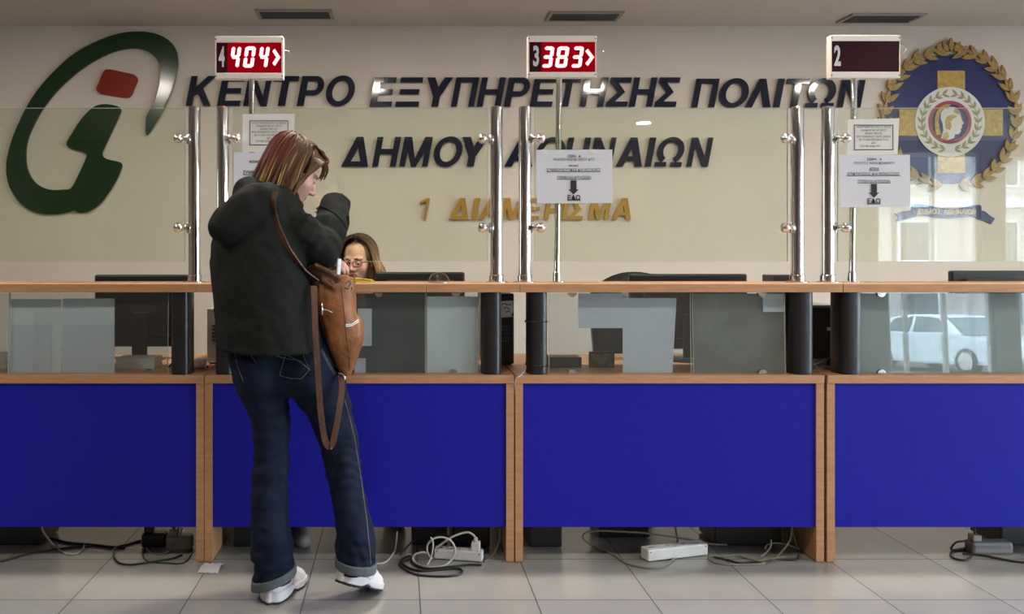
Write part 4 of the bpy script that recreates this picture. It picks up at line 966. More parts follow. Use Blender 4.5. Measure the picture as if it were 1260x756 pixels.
# ------------------------------------------------------------------ the street outside
struct(MB().box(-12, 45, -40, Y0-.2, -.50, -.35).box(X1+.2, 45, Y0-.2, 12, -.50, -.35).build('road', mat('asphalt', (.10, .10, .10), .9, var=.15, vscale=9)), 'asphalt street outside the door')
struct(MB().box(-12, 45, Y0-3.4, Y0-.2, -.35, -.02, bev=.01).build('pavement', mat('pavement_stone', (.34, .32, .30), .85, var=.1, vscale=6)), 'pale pavement outside the door')
bd = thing('building', (14, -27, -.35), 'pink and white house across the street, reflected in the right glass', 'building')
MB().box(-12, 45, -31, -27, -.35, 9).build('facade', mat('pink_plaster', (.50, .40, .37), .85, var=.08, vscale=1), bd)
for k in range(16):
    xx = -10+k*3.3
    for zz in (.6, 3.9, 6.6):
        wd = MB().box(xx, xx+1.5, -27.06, -26.95, zz, zz+2.0).build('window', M['white'], bd)
        MB().box(xx+.1, xx+1.4, -26.95, -26.94, zz+.1, zz+1.9).build('pane', M['dkgrey'], wd)
MB().box(-12, 45, -27.15, -26.8, 3.1, 3.4).build('ledge', M['paper2'], bd)
# parked car, seen only as a reflection
cw = mat('white_car_paint', (.78, .80, .82), .25, coat=.6); cg = mat('car_window', (.05, .07, .08), .08)
ox, oy, oz = 13.94-2.15, -15.0, -.35
car = thing('car', (ox+2.15, oy, oz), 'white parked saloon car outside, reflected in the right low glass', 'car')
bp = smooth_poly([(0, .38), (.02, .80), (.12, .92), (.7, .97), (1.5, .96), (2.9, .94), (3.7, .86), (4.2, .74), (4.3, .55), (4.28, .32), (3.9, .24), (3.6, .24), (2.2, .22), (1.1, .24), (.5, .26)], 3)
mb = MB(); mb.prism([(ox+a, oz+b) for a, b in bp], oy-.84, oy+.84); mb.build('body', cw, car, bevel=.05)
gp = [(.42, .95), (.95, 1.36), (1.35, 1.43), (2.2, 1.44), (2.62, 1.38), (3.25, .93)]
def taper(pts, hw0, hw1, z0, z1):
    v = []
    for s in (1, -1):
        for a, b in pts: k = (b-z0)/(z1-z0); v.append((ox+a, oy+s*(hw0+(hw1-hw0)*k), oz+b))
    n = len(pts); return MB().add(v, [tuple(range(n-1, -1, -1)), tuple(range(n, 2*n))]+[(i, (i+1) % n, n+(i+1) % n, n+i) for i in range(n)])
taper(gp, .80, .62, .93, 1.44).build('cabin', cw, car, bevel=.03)
for pts in ([(.80, 1.0), (1.08, 1.32), (1.42, 1.37), (1.70, 1.38), (1.70, .99)], [(1.80, .99), (1.80, 1.38), (2.2, 1.38), (2.50, 1.33), (2.95, .98)]):
    taper(pts, .790, .640, .96, 1.40).build('side_window', cg, car)
for pts in ([(2.70, 1.36), (3.28, .96), (3.24, .95), (2.64, 1.36)], [(.46, .98), (.90, 1.34), (.94, 1.34), (.52, .97)]):
    taper(pts, .70, .56, .95, 1.40).build('windscreen', cg, car)
for wx in (.85, 3.45):
    for s in (1, -1):
        wl = MB().lathe([(.22, -.1), (.30, -.1), (.315, -.06), (.315, .06), (.30, .1), (.22, .1)], (ox+wx, oy+s*.78, oz+.315), axis=(0, s, 0), n=28).build('wheel', M['black'], car, auto=.5)
        MB().lathe([(.02, .085), (.19, .085), (.205, .104), (.19, .108), (.05, .10)], (ox+wx, oy+s*.78, oz+.315), axis=(0, s, 0), n=24).build('hub', M['alu'], wl, auto=.5)
car.rotation_euler = (0, 0, math.radians(78))
# ------------------------------------------------------------------ organic shapes: signed distance fields turned into one continuous surface
def smin(a, b, k):
    h = np.clip(.5+.5*(b-a)/k, 0, 1); return b*(1-h)+a*h-k*h*(1-h)
def smax(a, b, k): return -smin(-a, -b, k)
def s_ell(P, c, r, R=None):
    q = P-np.array(c, np.float32)
    if R is not None: q = q @ np.array(R, np.float32)
    r = np.array(r, np.float32); k0 = np.linalg.norm(q/r, axis=-1); k1 = np.linalg.norm(q/(r*r), axis=-1)+1e-6
    return k0*(k0-1)/k1
def s_cap(P, a, b, ra, rb):
    a = np.array(a, np.float32); b = np.array(b, np.float32); ab = b-a; t = np.clip(((P-a) @ ab)/max(float(ab @ ab), 1e-9), 0, 1)
    return np.linalg.norm(P-(a+t[..., None]*ab), axis=-1)-(ra+t*(rb-ra))
def s_box(P, c, h, r, R=None):
    q = P-np.array(c, np.float32)
    if R is not None: q = q @ np.array(R, np.float32)
    q = np.abs(q)-np.array(h, np.float32)+r
    return np.linalg.norm(np.maximum(q, 0), axis=-1)+np.minimum(q.max(-1), 0)-r
def s_chain(P, pts, k=.02):
    d = None
    for (a, ra), (b, rb) in zip(pts[:-1], pts[1:]):
        e = s_cap(P, a, b, ra, rb); d = e if d is None else smin(d, e, k)
    return d
def s_loft(P, rows, ang=0.0, cap=True, ex=2.0):
    """rows (z, cx, cy, rx, ry): stacked elliptical sections turned by ang about z"""
    rows = sorted(rows); zz = [r[0] for r in rows]; Z = P[..., 2]
    cx, cy, rx, ry = (np.interp(Z, zz, [r[i] for r in rows]) for i in (1, 2, 3, 4))
    x = P[..., 0]-cx; y = P[..., 1]-cy; c, s = math.cos(ang), math.sin(ang)
    u = (x*c+y*s)/rx; v = (-x*s+y*c)/ry
    k = (np.abs(u)**ex+np.abs(v)**ex)**(1/ex)
    d = (k-1)*np.minimum(rx, ry)
    return np.maximum(np.maximum(d, zz[0]-Z), Z-zz[-1]) if cap else d
_rng = np.random.RandomState(5); _lat = _rng.rand(32, 32, 32).astype(np.float32)
def vnoise(P, sc):
    q = P*np.array(sc, np.float32)+100.0; i = np.floor(q).astype(int); f = q-i; f = f*f*(3-2*f); i &= 31; j = (i+1) & 31
    x0, y0, z0 = i[..., 0], i[..., 1], i[..., 2]; x1, y1, z1 = j[..., 0], j[..., 1], j[..., 2]; fx, fy, fz = f[..., 0], f[..., 1], f[..., 2]
    L = _lat
    a = L[x0, y0, z0]*(1-fx)+L[x1, y0, z0]*fx; b = L[x0, y1, z0]*(1-fx)+L[x1, y1, z0]*fx
    c = L[x0, y0, z1]*(1-fx)+L[x1, y0, z1]*fx; d = L[x0, y1, z1]*(1-fx)+L[x1, y1, z1]*fx
    return (a*(1-fy)+b*fy)*(1-fz)+(c*(1-fy)+d*fy)*fz-.5
def surface(fn, lo, hi, h):
    """surface nets; returns vertices and quads"""
    lo = np.array(lo, float); n = np.ceil((np.array(hi)-lo)/h).astype(int)+1
    ax = [lo[i]+h*np.arange(n[i]) for i in range(3)]
    G = np.stack(np.meshgrid(*ax, indexing='ij'), -1).astype(np.float32)
    F = np.asarray(fn(G), dtype=np.float32)
    F[0] = F[-1] = 1; F[:, 0] = F[:, -1] = 1; F[:, :, 0] = F[:, :, -1] = 1
    S = F < 0; c = S[:-1, :-1, :-1].astype(np.int8)
    cnt = np.zeros_like(c); off = [(i, j, k) for i in (0, 1) for j in (0, 1) for k in (0, 1)]
    m = [d-1 for d in F.shape]
    sub = lambda A, o: A[o[0]:o[0]+m[0], o[1]:o[1]+m[1], o[2]:o[2]+m[2]]
    for o in off: cnt += sub(S, o)
    act = (cnt > 0) & (cnt < 8); idx = np.full(act.shape, -1, np.int64); idx[act] = np.arange(act.sum())
    acc = np.zeros((act.sum(), 3)); num = np.zeros(act.sum())
    ii = np.argwhere(act)
    for a in range(8):
        for b in range(a+1, 8):
            oa, ob = np.array(off[a]), np.array(off[b])
            if np.abs(oa-ob).sum() != 1: continue
            fa = sub(F, off[a])[act]; fb = sub(F, off[b])[act]; x = (fa < 0) != (fb < 0)
            t = np.where(x, fa/np.where(x, fa-fb, 1), 0)
            acc += np.where(x[:, None], oa+(ob-oa)*t[:, None], 0); num += x
    V = lo+h*(ii+acc/num[:, None]); Q = []
    for axs in range(3):
        sl0 = [slice(None)]*3; sl1 = [slice(None)]*3; sl0[axs] = slice(0, -1); sl1[axs] = slice(1, None)
        s0, s1 = S[tuple(sl0)], S[tuple(sl1)]; e = np.argwhere(s0 != s1)
        e = e[(e > 0).all(1) | True]
        o1, o2 = [(1, 2), (2, 0), (0, 1)][axs]
        e = e[(e[:, o1] > 0) & (e[:, o2] > 0)]
        d1 = np.zeros(3, int); d1[o1] = 1; d2 = np.zeros(3, int); d2[o2] = 1
        ok = (e[:, o1] < act.shape[o1]) & (e[:, o2] < act.shape[o2]); e = e[ok]
        q = [idx[tuple((e-d).T)] for d in (d1+d2, d2, 0*d1, d1)]
        q = np.stack(q, 1); flip = ~S[tuple(e.T)]
        q[flip] = q[flip][:, ::-1]; Q.append(q[(q >= 0).all(1)])
    return V, np.concatenate(Q)
def org(name, fn, lo, hi, h, m, parent=None, smooth=2, picks=None, extra=(), cut=None):
    """mesh from a field; picks: list of (material, test(V)) painted by place; extra: more (V, Q) pieces joined in"""
    V, Q = surface(fn, lo, hi, h); Vs = [V]; Qs = [Q]; n = len(V)
    for v, q in extra: Vs.append(v); Qs.append(q+n); n += len(v)
    V = np.concatenate(Vs); Q = np.concatenate(Qs)
    og = np.zeros(3); p = parent
    while p is not None: og += np.array(p.location); p = p.parent
    if parent is None:
        og = np.array([(V[:, 0].min()+V[:, 0].max())/2, (V[:, 1].min()+V[:, 1].max())/2, V[:, 2].min()])
    me = bpy.data.meshes.new(name); me.from_pydata((V-og).tolist(), [], Q.tolist()); me.update()
    mats = [m]+[a for a, _ in (picks or [])]; o = link(name, me, mats, parent, smooth=True)
    if parent is None: o.location = og
    if picks:
        C = V[Q].mean(1); mi = np.zeros(len(Q), int)
        for k, (_, t) in enumerate(picks): mi[t(C)] = k+1
        me.polygons.foreach_set('material_index', mi)
    if smooth:
        md = o.modifiers.new('relax', 'SMOOTH'); md.factor = .5; md.iterations = smooth
    return o
def frame(f, up=(0, 0, 1)):
    """columns right, forward, up"""
    f = Vector(f).normalized(); r = f.cross(Vector(up)).normalized(); u = r.cross(f); return np.array([r, f, u]).T
def head_field(c, R, skin_neck=None):
    """a head at c facing the second column of R; returns field and a local mapper"""
    c = np.array(c, np.float32); R = np.array(R, np.float32)
    loc = lambda P: (P-c) @ R
    def f(P):
        q = loc(P); q2 = q.copy(); q2[..., 0] = np.abs(q2[..., 0])
        d = s_ell(q, (0, -.014, .030), (.073, .093, .083))
        d = smin(d, s_ell(q, (0, .030, -.040), (.058, .060, .074)), .03)
        d = smin(d, s_ell(q, (0, .058, -.092), (.024, .022, .020)), .025)          # chin
        d = smin(d, s_ell(q2, (.040, .050, -.028), (.020, .022, .018)), .03)       # cheekbone
        d = smin(d, s_ell(q2, (.026, .073, .020), (.028, .014, .009)), .012)       # brow
        d = smax(d, -s_ell(q2, (.031, .100, -.002), (.019, .018, .013)), .010)     # eye socket
        d = smin(d, s_ell(q2, (.031, .0735, -.002), (.0135, .0125, .0105)), .004)   # lids
        d = smin(d, s_cap(q, (0, .086, .008), (0, .107, -.030), .006, .0105), .010)  # nose
        d = smin(d, s_ell(q2, (.0105, .096, -.036), (.0075, .010, .007)), .006)
        d = smin(d, s_ell(q, (0, .084, -.060), (.024, .0085, .0055)), .007)        # lips
        d = smin(d, s_ell(q, (0, .083, -.070), (.019, .0085, .0055)), .007)
        d = smax(d, -s_ell(q, (0, .096, -.0652), (.024, .006, .0014)), .002)
        e = smax(s_ell(q2, (.076, -.008, -.012), (.010, .019, .031)), -s_ell(q2, (.087, -.004, -.010), (.008, .011, .019)), .004)
        return smin(d, e, .006)
    return f, loc
def lips(loc):
    def t(P):
        q = loc(P); return (np.abs(q[:, 0]) < .0225) & (np.abs(q[:, 2]+.0655) < .0095*(1-(q[:, 0]/.026)**2)) & (q[:, 1] > .078)
    return t
def face_bits(par, c, R, closed=False, iris_dx=0.0):
    c = Vector(c); Rm = Matrix([list(r) for r in np.array(R)])
    for s in (-1, 1):
        e = MB()
        if not closed:
            e.sphere((0, 0, 0), .0105, 0, 16, 10)
            for p in range(len(e.v)): e.v[p] = tuple(c+Rm @ (Vector((s*.031, .0775, -.002))+Vector((e.v[p][0]*1.05, e.v[p][1], e.v[p][2]*.44))))
            e.build('eye', M['eye'], par, smooth=True)
            i = MB().lathe([(.0001, 0), (.0052, .0002), (.0052, .0012), (.0001, .0016)], (0, 0, 0), axis=(0, 1, 0), n=16)
            i.v = [tuple(c+Rm @ (Vector((s*.031+iris_dx, .0868, -.0035))+Vector(p))) for p in i.v]; i.build('iris', M['iris'], par, smooth=True)
        l = MB().tube([c+Rm @ Vector((s*(.031+.0125*math.cos(a)), .0845-.004*abs(math.cos(a)), -.002+(-.004 if closed else .0050)*math.sin(a))) for a in [math.pi*k/6 for k in range(7)]], .0012, 6); l.build('eyelash', M['brow'], par, smooth=True)
        b = MB().tube([c+Rm @ Vector((s*x, y, z)) for x, y, z in ((.013, .0905, .0165), (.028, .0875, .0225), (.045, .074, .0195))], [(.0022, .0015), (.003, .0018), (.001, .001)], 6, flat=(0, 0, 1)); b.build('eyebrow', M['brow'], par, smooth=True)
def hand_field(w0, fwd, back, curl=(.5, .6, .5), spread=.06, side=1, thumb=.6, size=1.0):
    """hand rooted at the wrist w0; fwd to the fingers, back = back-of-hand direction, side = +1 when the thumb lies towards fwd x back"""
    f = Vector(fwd).normalized(); b = Vector(back); b = (b-f*b.dot(f)).normalized(); x = f.cross(b)*side; w0 = Vector(w0); s = size
    def W_(a): return w0+(x*a[0]+f*a[1]+b*a[2])*s
    R = np.array([x, f, b]).T
    parts = [('e', W_((0, .047, 0)), (.040*s, .052*s, .0155*s)), ('c', W_((0, -.03, 0)), W_((0, .02, 0)), .026*s, .026*s)]
    chains = []
    for i, (bx, ln) in enumerate(((.029, .070), (.010, .078), (-.010, .073), (-.028, .058))):
        p = Vector((bx, .086-(.004 if i in (0, 3) else 0), 0)); a = 0; d0 = (bx/.029)*spread; pts = [(W_(p), .0098*s)]
        for k, fr in enumerate((.45, .31, .24)):
            a += curl[k]*(1+.08*i); dd = Vector((math.sin(d0), math.cos(a)*math.cos(d0), -math.sin(a))); p = p+dd*ln*fr; pts.append((W_(p), (.0088, .0080, .0068)[k]*s))
        chains.append(pts)
    p = Vector((.030, .022, -.006)); pts = [(W_(p), .0125*s)]
    for k, (ln, dr) in enumerate(((.036, (.75, .62, -.30)), (.030, (.45, .80, -.40*thumb-.1)), (.024, (.10, .90, -.5*thumb)))):
        p = p+Vector(dr).normalized()*ln; pts.append((W_(p), (.0105, .0092, .0075)[k]*s))
    chains.append(pts)
    allp = [p for ch in chains for p, _ in ch]+[W_((0, -.05, 0))]
    lo = [min(p[i] for p in allp)-.03 for i in range(3)]; hi = [max(p[i] for p in allp)+.03 for i in range(3)]
    def F(P):
        d = smin(s_ell(P, parts[0][1], parts[0][2], R), s_cap(P, *parts[1][1:]), .015)
        for ch in chains: d = smin(d, s_chain(P, ch, .004), .006)
        return d
    return F, lo, hi
def bvh(o):
    dg = bpy.context.evaluated_depsgraph_get(); bm = bmesh.new(); bm.from_object(o, dg)
    mw = Vector((0, 0, 0)); q = o
    while q is not None: mw += q.location; q = q.parent
    for v in bm.verts: v.co += mw
    t = BVHTree.FromBMesh(bm); bm.free(); return t
def on_surface(tree, pts, off=.001):
    """seam points lying on a body, found from where the photograph shows them"""
    out = []; o = Vector((0, 0, EYE))
    for px, py in pts:
        d = (at(px, py, 1)-o).normalized(); h = tree.ray_cast(o, d)
        if h[0] is not None: out.append(h[0]+h[1]*off)
    return out
def dense(pts, n=6):
    out = []
    for a, b in zip(pts[:-1], pts[1:]): out += [(a[0]+(b[0]-a[0])*k/n, a[1]+(b[1]-a[1])*k/n) for k in range(n)]
    return out+[pts[-1]]
def strands(name, paths, radii, vals, reddened, m, parent, base=None):
    """hair: tubes along paths (lists of Vector) plus an optional scalp shell (V, Q, val, dye)"""
    mb = MB(); sv = []; dv = []
    for p, r, a, d in zip(paths, radii, vals, reddened):
        k = len(mb.v); mb.tube(p, r, 5, smooth=False); n = (len(mb.v)-k)//5
        for i in range(n):
            t = i/max(n-1, 1); sv += [a(t) if callable(a) else a]*5; dv += [d(p[i]) if callable(d) else d]*5
    if base is not None:
        V, Q, bv, bd = base; k = len(mb.v); mb.v += [tuple(q) for q in V]; mb.f += [tuple(int(i)+k for i in q) for q in Q]; mb.m += [0]*len(Q)
        sv += list(bv); dv += list(bd)
    o = mb.build(name, m, parent, smooth=True)
    for nm, arr in (('strand', sv), ('reddened', dv)):
        at_ = o.data.attributes.new(nm, 'FLOAT', 'POINT'); at_.data.foreach_set('value', np.array(arr, np.float32))
    return o

# ------------------------------------------------------------------ the customer
YB = 3.08
def sec(rows, y=YB):
    """(py, centre px, half width px[, y]) to (z, x, y, radius)"""
    out = []
    for r in rows:
        yy = r[3] if len(r) > 3 else y; out.append((Zp(r[0], yy), X(r[1], yy), yy, r[2]*yy/FPX))
    return out
HC = at(360, 210, 3.10); HY, HP = math.radians(64), math.radians(30)
HF = Vector((math.cos(HP)*math.sin(HY), math.cos(HP)*math.cos(HY), -math.sin(HP)))
HR = frame(HF)
hf, hloc = head_field(HC, HR)
Rm = Matrix([list(r) for r in HR])
neck0 = HC+Rm @ Vector((0, -.035, -.06)); neck1 = at(330, 262, 3.08)
def woman_head(P): return smin(hf(P), s_cap(P, neck0, neck1, .050, .062), .03)
BA = math.radians(-50)                      # body turned to the right
sh_r = at(352, 263, 2.99); el_r = at(398, 310, 3.02); wr_r = at(409, 268, 3.14); he_r = at(413, 253, 3.185)
sh_l = at(300, 262, 3.19); el_l = at(362, 322, 3.30); wr_l = at(391, 329, 3.15)
hip = at(345, 440, 3.08)
lk = at(333, 590, 3.12); la = at(336, 712, 3.05); rk = at(424, 590, 3.13); ra = at(440, 690, 3.06)
def woman_body(P):
    d = s_cap(P, hip, at(330, 300, 3.08), .10, .10); d = smin(d, s_cap(P, at(330, 300, 3.08), neck1, .10, .05), .04)
    for a, b, c in ((sh_r, el_r, wr_r), (sh_l, el_l, wr_l)): d = smin(d, s_chain(P, [(a, .038), (b, .032), (c, .024)], .02), .02)
    for a, b, c, e in ((at(321, 495, 3.08), lk, la, 0), (at(392, 490, 3.10), rk, ra, 0)): d = smin(d, s_chain(P, [(a, .045), (b, .036), (c, .028)], .03), .03)
    return d
Hd = surface(woman_head, [HC[i]-.17 for i in range(3)], [HC[0]+.17, HC[1]+.17, HC[2]+.15], .0034)
hl, lo_l, hi_l = hand_field(wr_l, (at(420, 325, 3.16)-wr_l), (-.2, -.5, .8), (.35, .5, .4), side=-1, size=.80)
hr_, lo_r, hi_r = hand_field(wr_r+Vector((0, .01, -.005)), (he_r-wr_r)+Vector((-.03, .05, .0)), (.9, -.2, .3), (.5, .6, .5), side=1, size=.85)
E1 = surface(hl, lo_l, hi_l, .0034); E2 = surface(hr_, lo_r, hi_r, .0036)
woman = org('person', woman_body, [-.85, 2.75, 0.03], [-.05, 3.45, 1.55], .016, M['skin2'], None, 1, [(M['lip'], lips(hloc))], extra=(Hd, E1, E2))
tag(woman, 'standing customer seen from behind in dark hooded coat, jeans and white trainers, head bowed', 'person')
face_bits(woman, HC, HR, closed=True)

# jeans
LL = sec([(425, 315, 33), (473, 320, 30.5), (516, 333, 24.5), (548, 334.5, 21.5), (590, 332, 22), (625, 331.5, 23), (677, 335.5, 25.5), (715, 337, 24)], 3.08)
RL = sec([(425, 372, 38), (473, 389, 37, 3.09), (500, 400, 32, 3.10), (516, 408.5, 26.5, 3.11), (548, 417.5, 23.5, 3.12), (560, 420, 22.5, 3.12), (600, 427, 21, 3.12), (645, 435.5, 23.5, 3.10), (671, 439, 25.5, 3.09), (699, 438, 22, 3.08)], 3.09)
legr = lambda S, k=1.0: [(z, x, y, r, r*k) for z, x, y, r in S]
def jeans(P):
    a = s_loft(P, legr(LL, 1.1)); b = s_loft(P, legr(RL, 1.1))
    pel = s_loft(P, [(Zp(486, 3.08), X(352, 3.08), 3.08, .06, .08), (Zp(470, 3.08), X(350, 3.08), 3.08, .165, .12), (Zp(445, 3.08), X(348, 3.08), 3.08, .178, .13), (Zp(415, 3.08), X(347, 3.08), 3.08, .17, .125)], 0)
    d = smin(smin(a, b, .014), pel, .035)
    but = smin(s_ell(P, at(320, 458, 3.0), (.075, .07, .085)), s_ell(P, at(374, 455, 3.0), (.085, .07, .085)), .03)
    d = smin(d, but, .03)
    zz = P[..., 2]
    fold = .010*vnoise(P, (9, 9, 26))+.006*vnoise(P+.37*P[..., 2:3], (22, 22, 40))
    low = np.clip((.30-zz)/.25, 0, 1)
    fold = fold*(1+1.2*low)+low*.004*np.sin(zz*100+40*vnoise(P, (5, 5, 5)))
    knee = np.exp(-((zz-.45)/.09)**2); fold += knee*.0035*np.sin(zz*130+30*vnoise(P, (6, 6, 6)))
    return d+fold
jn = org('jeans', jeans, [-.72, 2.82, .02], [-.08, 3.34, 1.0], .0068, M['denim'], woman, 2)
tj = bvh(jn)
sb = MB()
for pts in ([(316, 427), (336, 433), (352, 429)], [(352, 429), (350, 441), (344, 462)], [(344, 462), (358, 466), (371, 466), (381, 455)], [(381, 455), (375, 443), (370, 428)], [(324, 433), (346, 440), (366, 444), (381, 455)], [(324, 435.5), (350, 436), (372, 446), (380, 455)],
            [(289, 432), (292, 450), (300, 470)], [(307, 430), (310, 440), (315, 446)], [(394, 430), (402, 446), (411, 462)], [(396, 430), (404, 446), (413, 461)]):
    q = on_surface(tj, dense(pts), .0012)
    if len(q) > 2: sb.tube(q, .0011, 5, smooth=False)
tag(sb.build('pocket_stitching', M['stitch'], jn), 'pale pocket stitching')
q = on_surface(tj, dense([(424, 492), (430, 515), (436, 540), (440, 565), (444, 590), (447.5, 615), (451, 640), (453, 660), (455, 680), (456, 694)], 4), .0012)
tag(MB().tube(q, .0013, 5, smooth=False).build('side_seam', M['stitch'], jn), 'pale side seam')
def cuffm(S, n, up):
    z, x, y, r = S[-1]; z2 = z+.034
    def F(P):
        d = np.abs(s_loft(P, [(z-.004, x, y, r*1.08, r*1.16), (z+.05, x, y, r*1.11, r*1.2)], 0, cap=False)+.004*vnoise(P, (30, 30, 30)))-.0055
        tz = P[..., 2]-(z+up*(P[..., 0]-x)); return np.maximum(np.maximum(d, -tz-.004), tz-.030)
    return org('turned_up_hem', F, [x-.13, y-.13, z-.04], [x+.13, y+.13, z+.09], .0045, M['cuff'], jn, 1)
cuffm(sorted(LL)[::-1], 0, .35); cuffm(sorted(RL)[::-1], 0, -.15)

# coat
hem, mid_ = Zp(431, YB), Zp(340, YB)
def rowc(py, cx, hw, k=.80): r = hw*YB/FPX; q = r/math.sqrt(.413+k*k*.587); return (Zp(py, YB), X(cx, YB), YB, q, q*k)
COAT = [rowc(431, 335, 69), rowc(405, 331, 67), rowc(380, 327, 65), rowc(340, 321, 64), rowc(300, 318, 59.5), rowc(272, 319, 54), rowc(252, 325, 46), rowc(238, 331, 36), rowc(226, 334, 24)]
Rh = frame((math.cos(math.radians(-38)), -.35, math.sin(math.radians(-38))))
def coat(P):
    d = s_loft(P, COAT, BA, cap=True)
    d = d+.009*vnoise(P+.5*P[..., 2:3], (9, 9, 7))+.006*vnoise(P+.8*P[..., 0:1], (17, 17, 26))+.004*vnoise(P, (40, 40, 40))
    up = s_chain(P, [(sh_r+Vector((-.02, .03, .0)), .064), (el_r.lerp(sh_r, .5), .062), (el_r, .058)], .02)
    up = up+.010*vnoise(P, (16, 16, 16))+.007*vnoise(P+.6*P[..., 2:3], (34, 34, 34))
    up = up+.0045*np.abs(np.sin((P @ np.array((el_r-sh_r).normalized(), np.float32))*55+7*vnoise(P, (8, 8, 8))))
    d = smin(d, up, .022)
    fa = s_chain(P, [(el_r, .058), (el_r.lerp(he_r, .5), .060), (he_r, .056)], .02)
    q = P-np.array(el_r, np.float32); axv = np.array((he_r-el_r).normalized(), np.float32); tt = q @ axv
    fa = fa+.0045*np.sin(tt*95+q[..., 0]*40)*np.clip(1-tt/.16, 0, 1)+.012*vnoise(P, (24, 24, 24))
    L = (he_r-el_r).length
    fa = fa+.004*np.abs(np.sin(tt*60+q[..., 1]*50+6*vnoise(P, (9, 9, 9))))*np.clip(1.2-tt/.14, 0, 1)
    fa = np.maximum(fa, tt-(L+.018))
    d = smin(d, fa, .006)
    d = smin(d, s_chain(P, [(sh_l, .066), (el_l, .058), (wr_l.lerp(el_l, .12), .046)], .02), .03)
    hole = s_cap(P, he_r+(he_r-el_r).normalized()*.0, he_r+(he_r-el_r).normalized()*.06, .044, .047)
    d = np.maximum(d, -hole)
    # hood hanging on the back
    h = s_ell(P, at(303, 260, 2.945), (.136, .085, .073), HOODR)
    h = smin(h, s_ell(P, at(281, 279, 2.955), (.062, .075, .056)), .035)
    h = smin(h, s_cap(P, at(306, 236, 3.03), at(350, 240, 3.0), .048, .024), .03)
    h = smin(h, s_cap(P, at(352, 238, 3.0), at(368, 254, 3.03), .022, .018), .02)
    h = smin(h, s_cap(P, at(306, 243, 3.02), at(320, 240, 3.15), .040, .034), .06)
    h = h+.008*vnoise(P+.5*P[..., 0:1], (12, 12, 18))+.007*vnoise(P, (32, 32, 32))
    hollow = s_cap(P, at(334, 214, 3.06), at(332, 236, 3.07), .060, .052)
    h = np.maximum(h, -hollow)
    e = smin(d, h, .003); e = np.maximum(e, -s_cap(P, at(346, 205, 3.09), at(335, 232, 3.08), .075, .055))
    cre = np.abs(P[..., 2]-hem-.025)
    return np.maximum(e, hem-P[..., 2])+.0025*np.exp(-(cre/.006)**2)
HOODR = np.array(Matrix.Rotation(math.radians(-36), 3, 'Y'))
ct = org('coat', coat, [-.76, 2.74, .86], [-.10, 3.44, 1.52], .0068, M['coat'], woman, 2)
tcoat = bvh(ct)
# sleeve tab and seam near the cuff
axv = (he_r-el_r).normalized()
tb = on_surface(tcoat, dense([(392, 253), (402, 257), (412, 263), (421, 272), (426, 281)], 5), .001)
if len(tb) > 3: MB().tube(tb, .0026, 6, smooth=False).build('cuff_seam', M['coat'], ct)
p = at(427, 270, 3.12); MB().box(p.x-.012, p.x+.008, p.y-.02, p.y+.02, p.z-.022, p.z+.012, bev=.003).build('cuff_tab', M['coat'], ct)

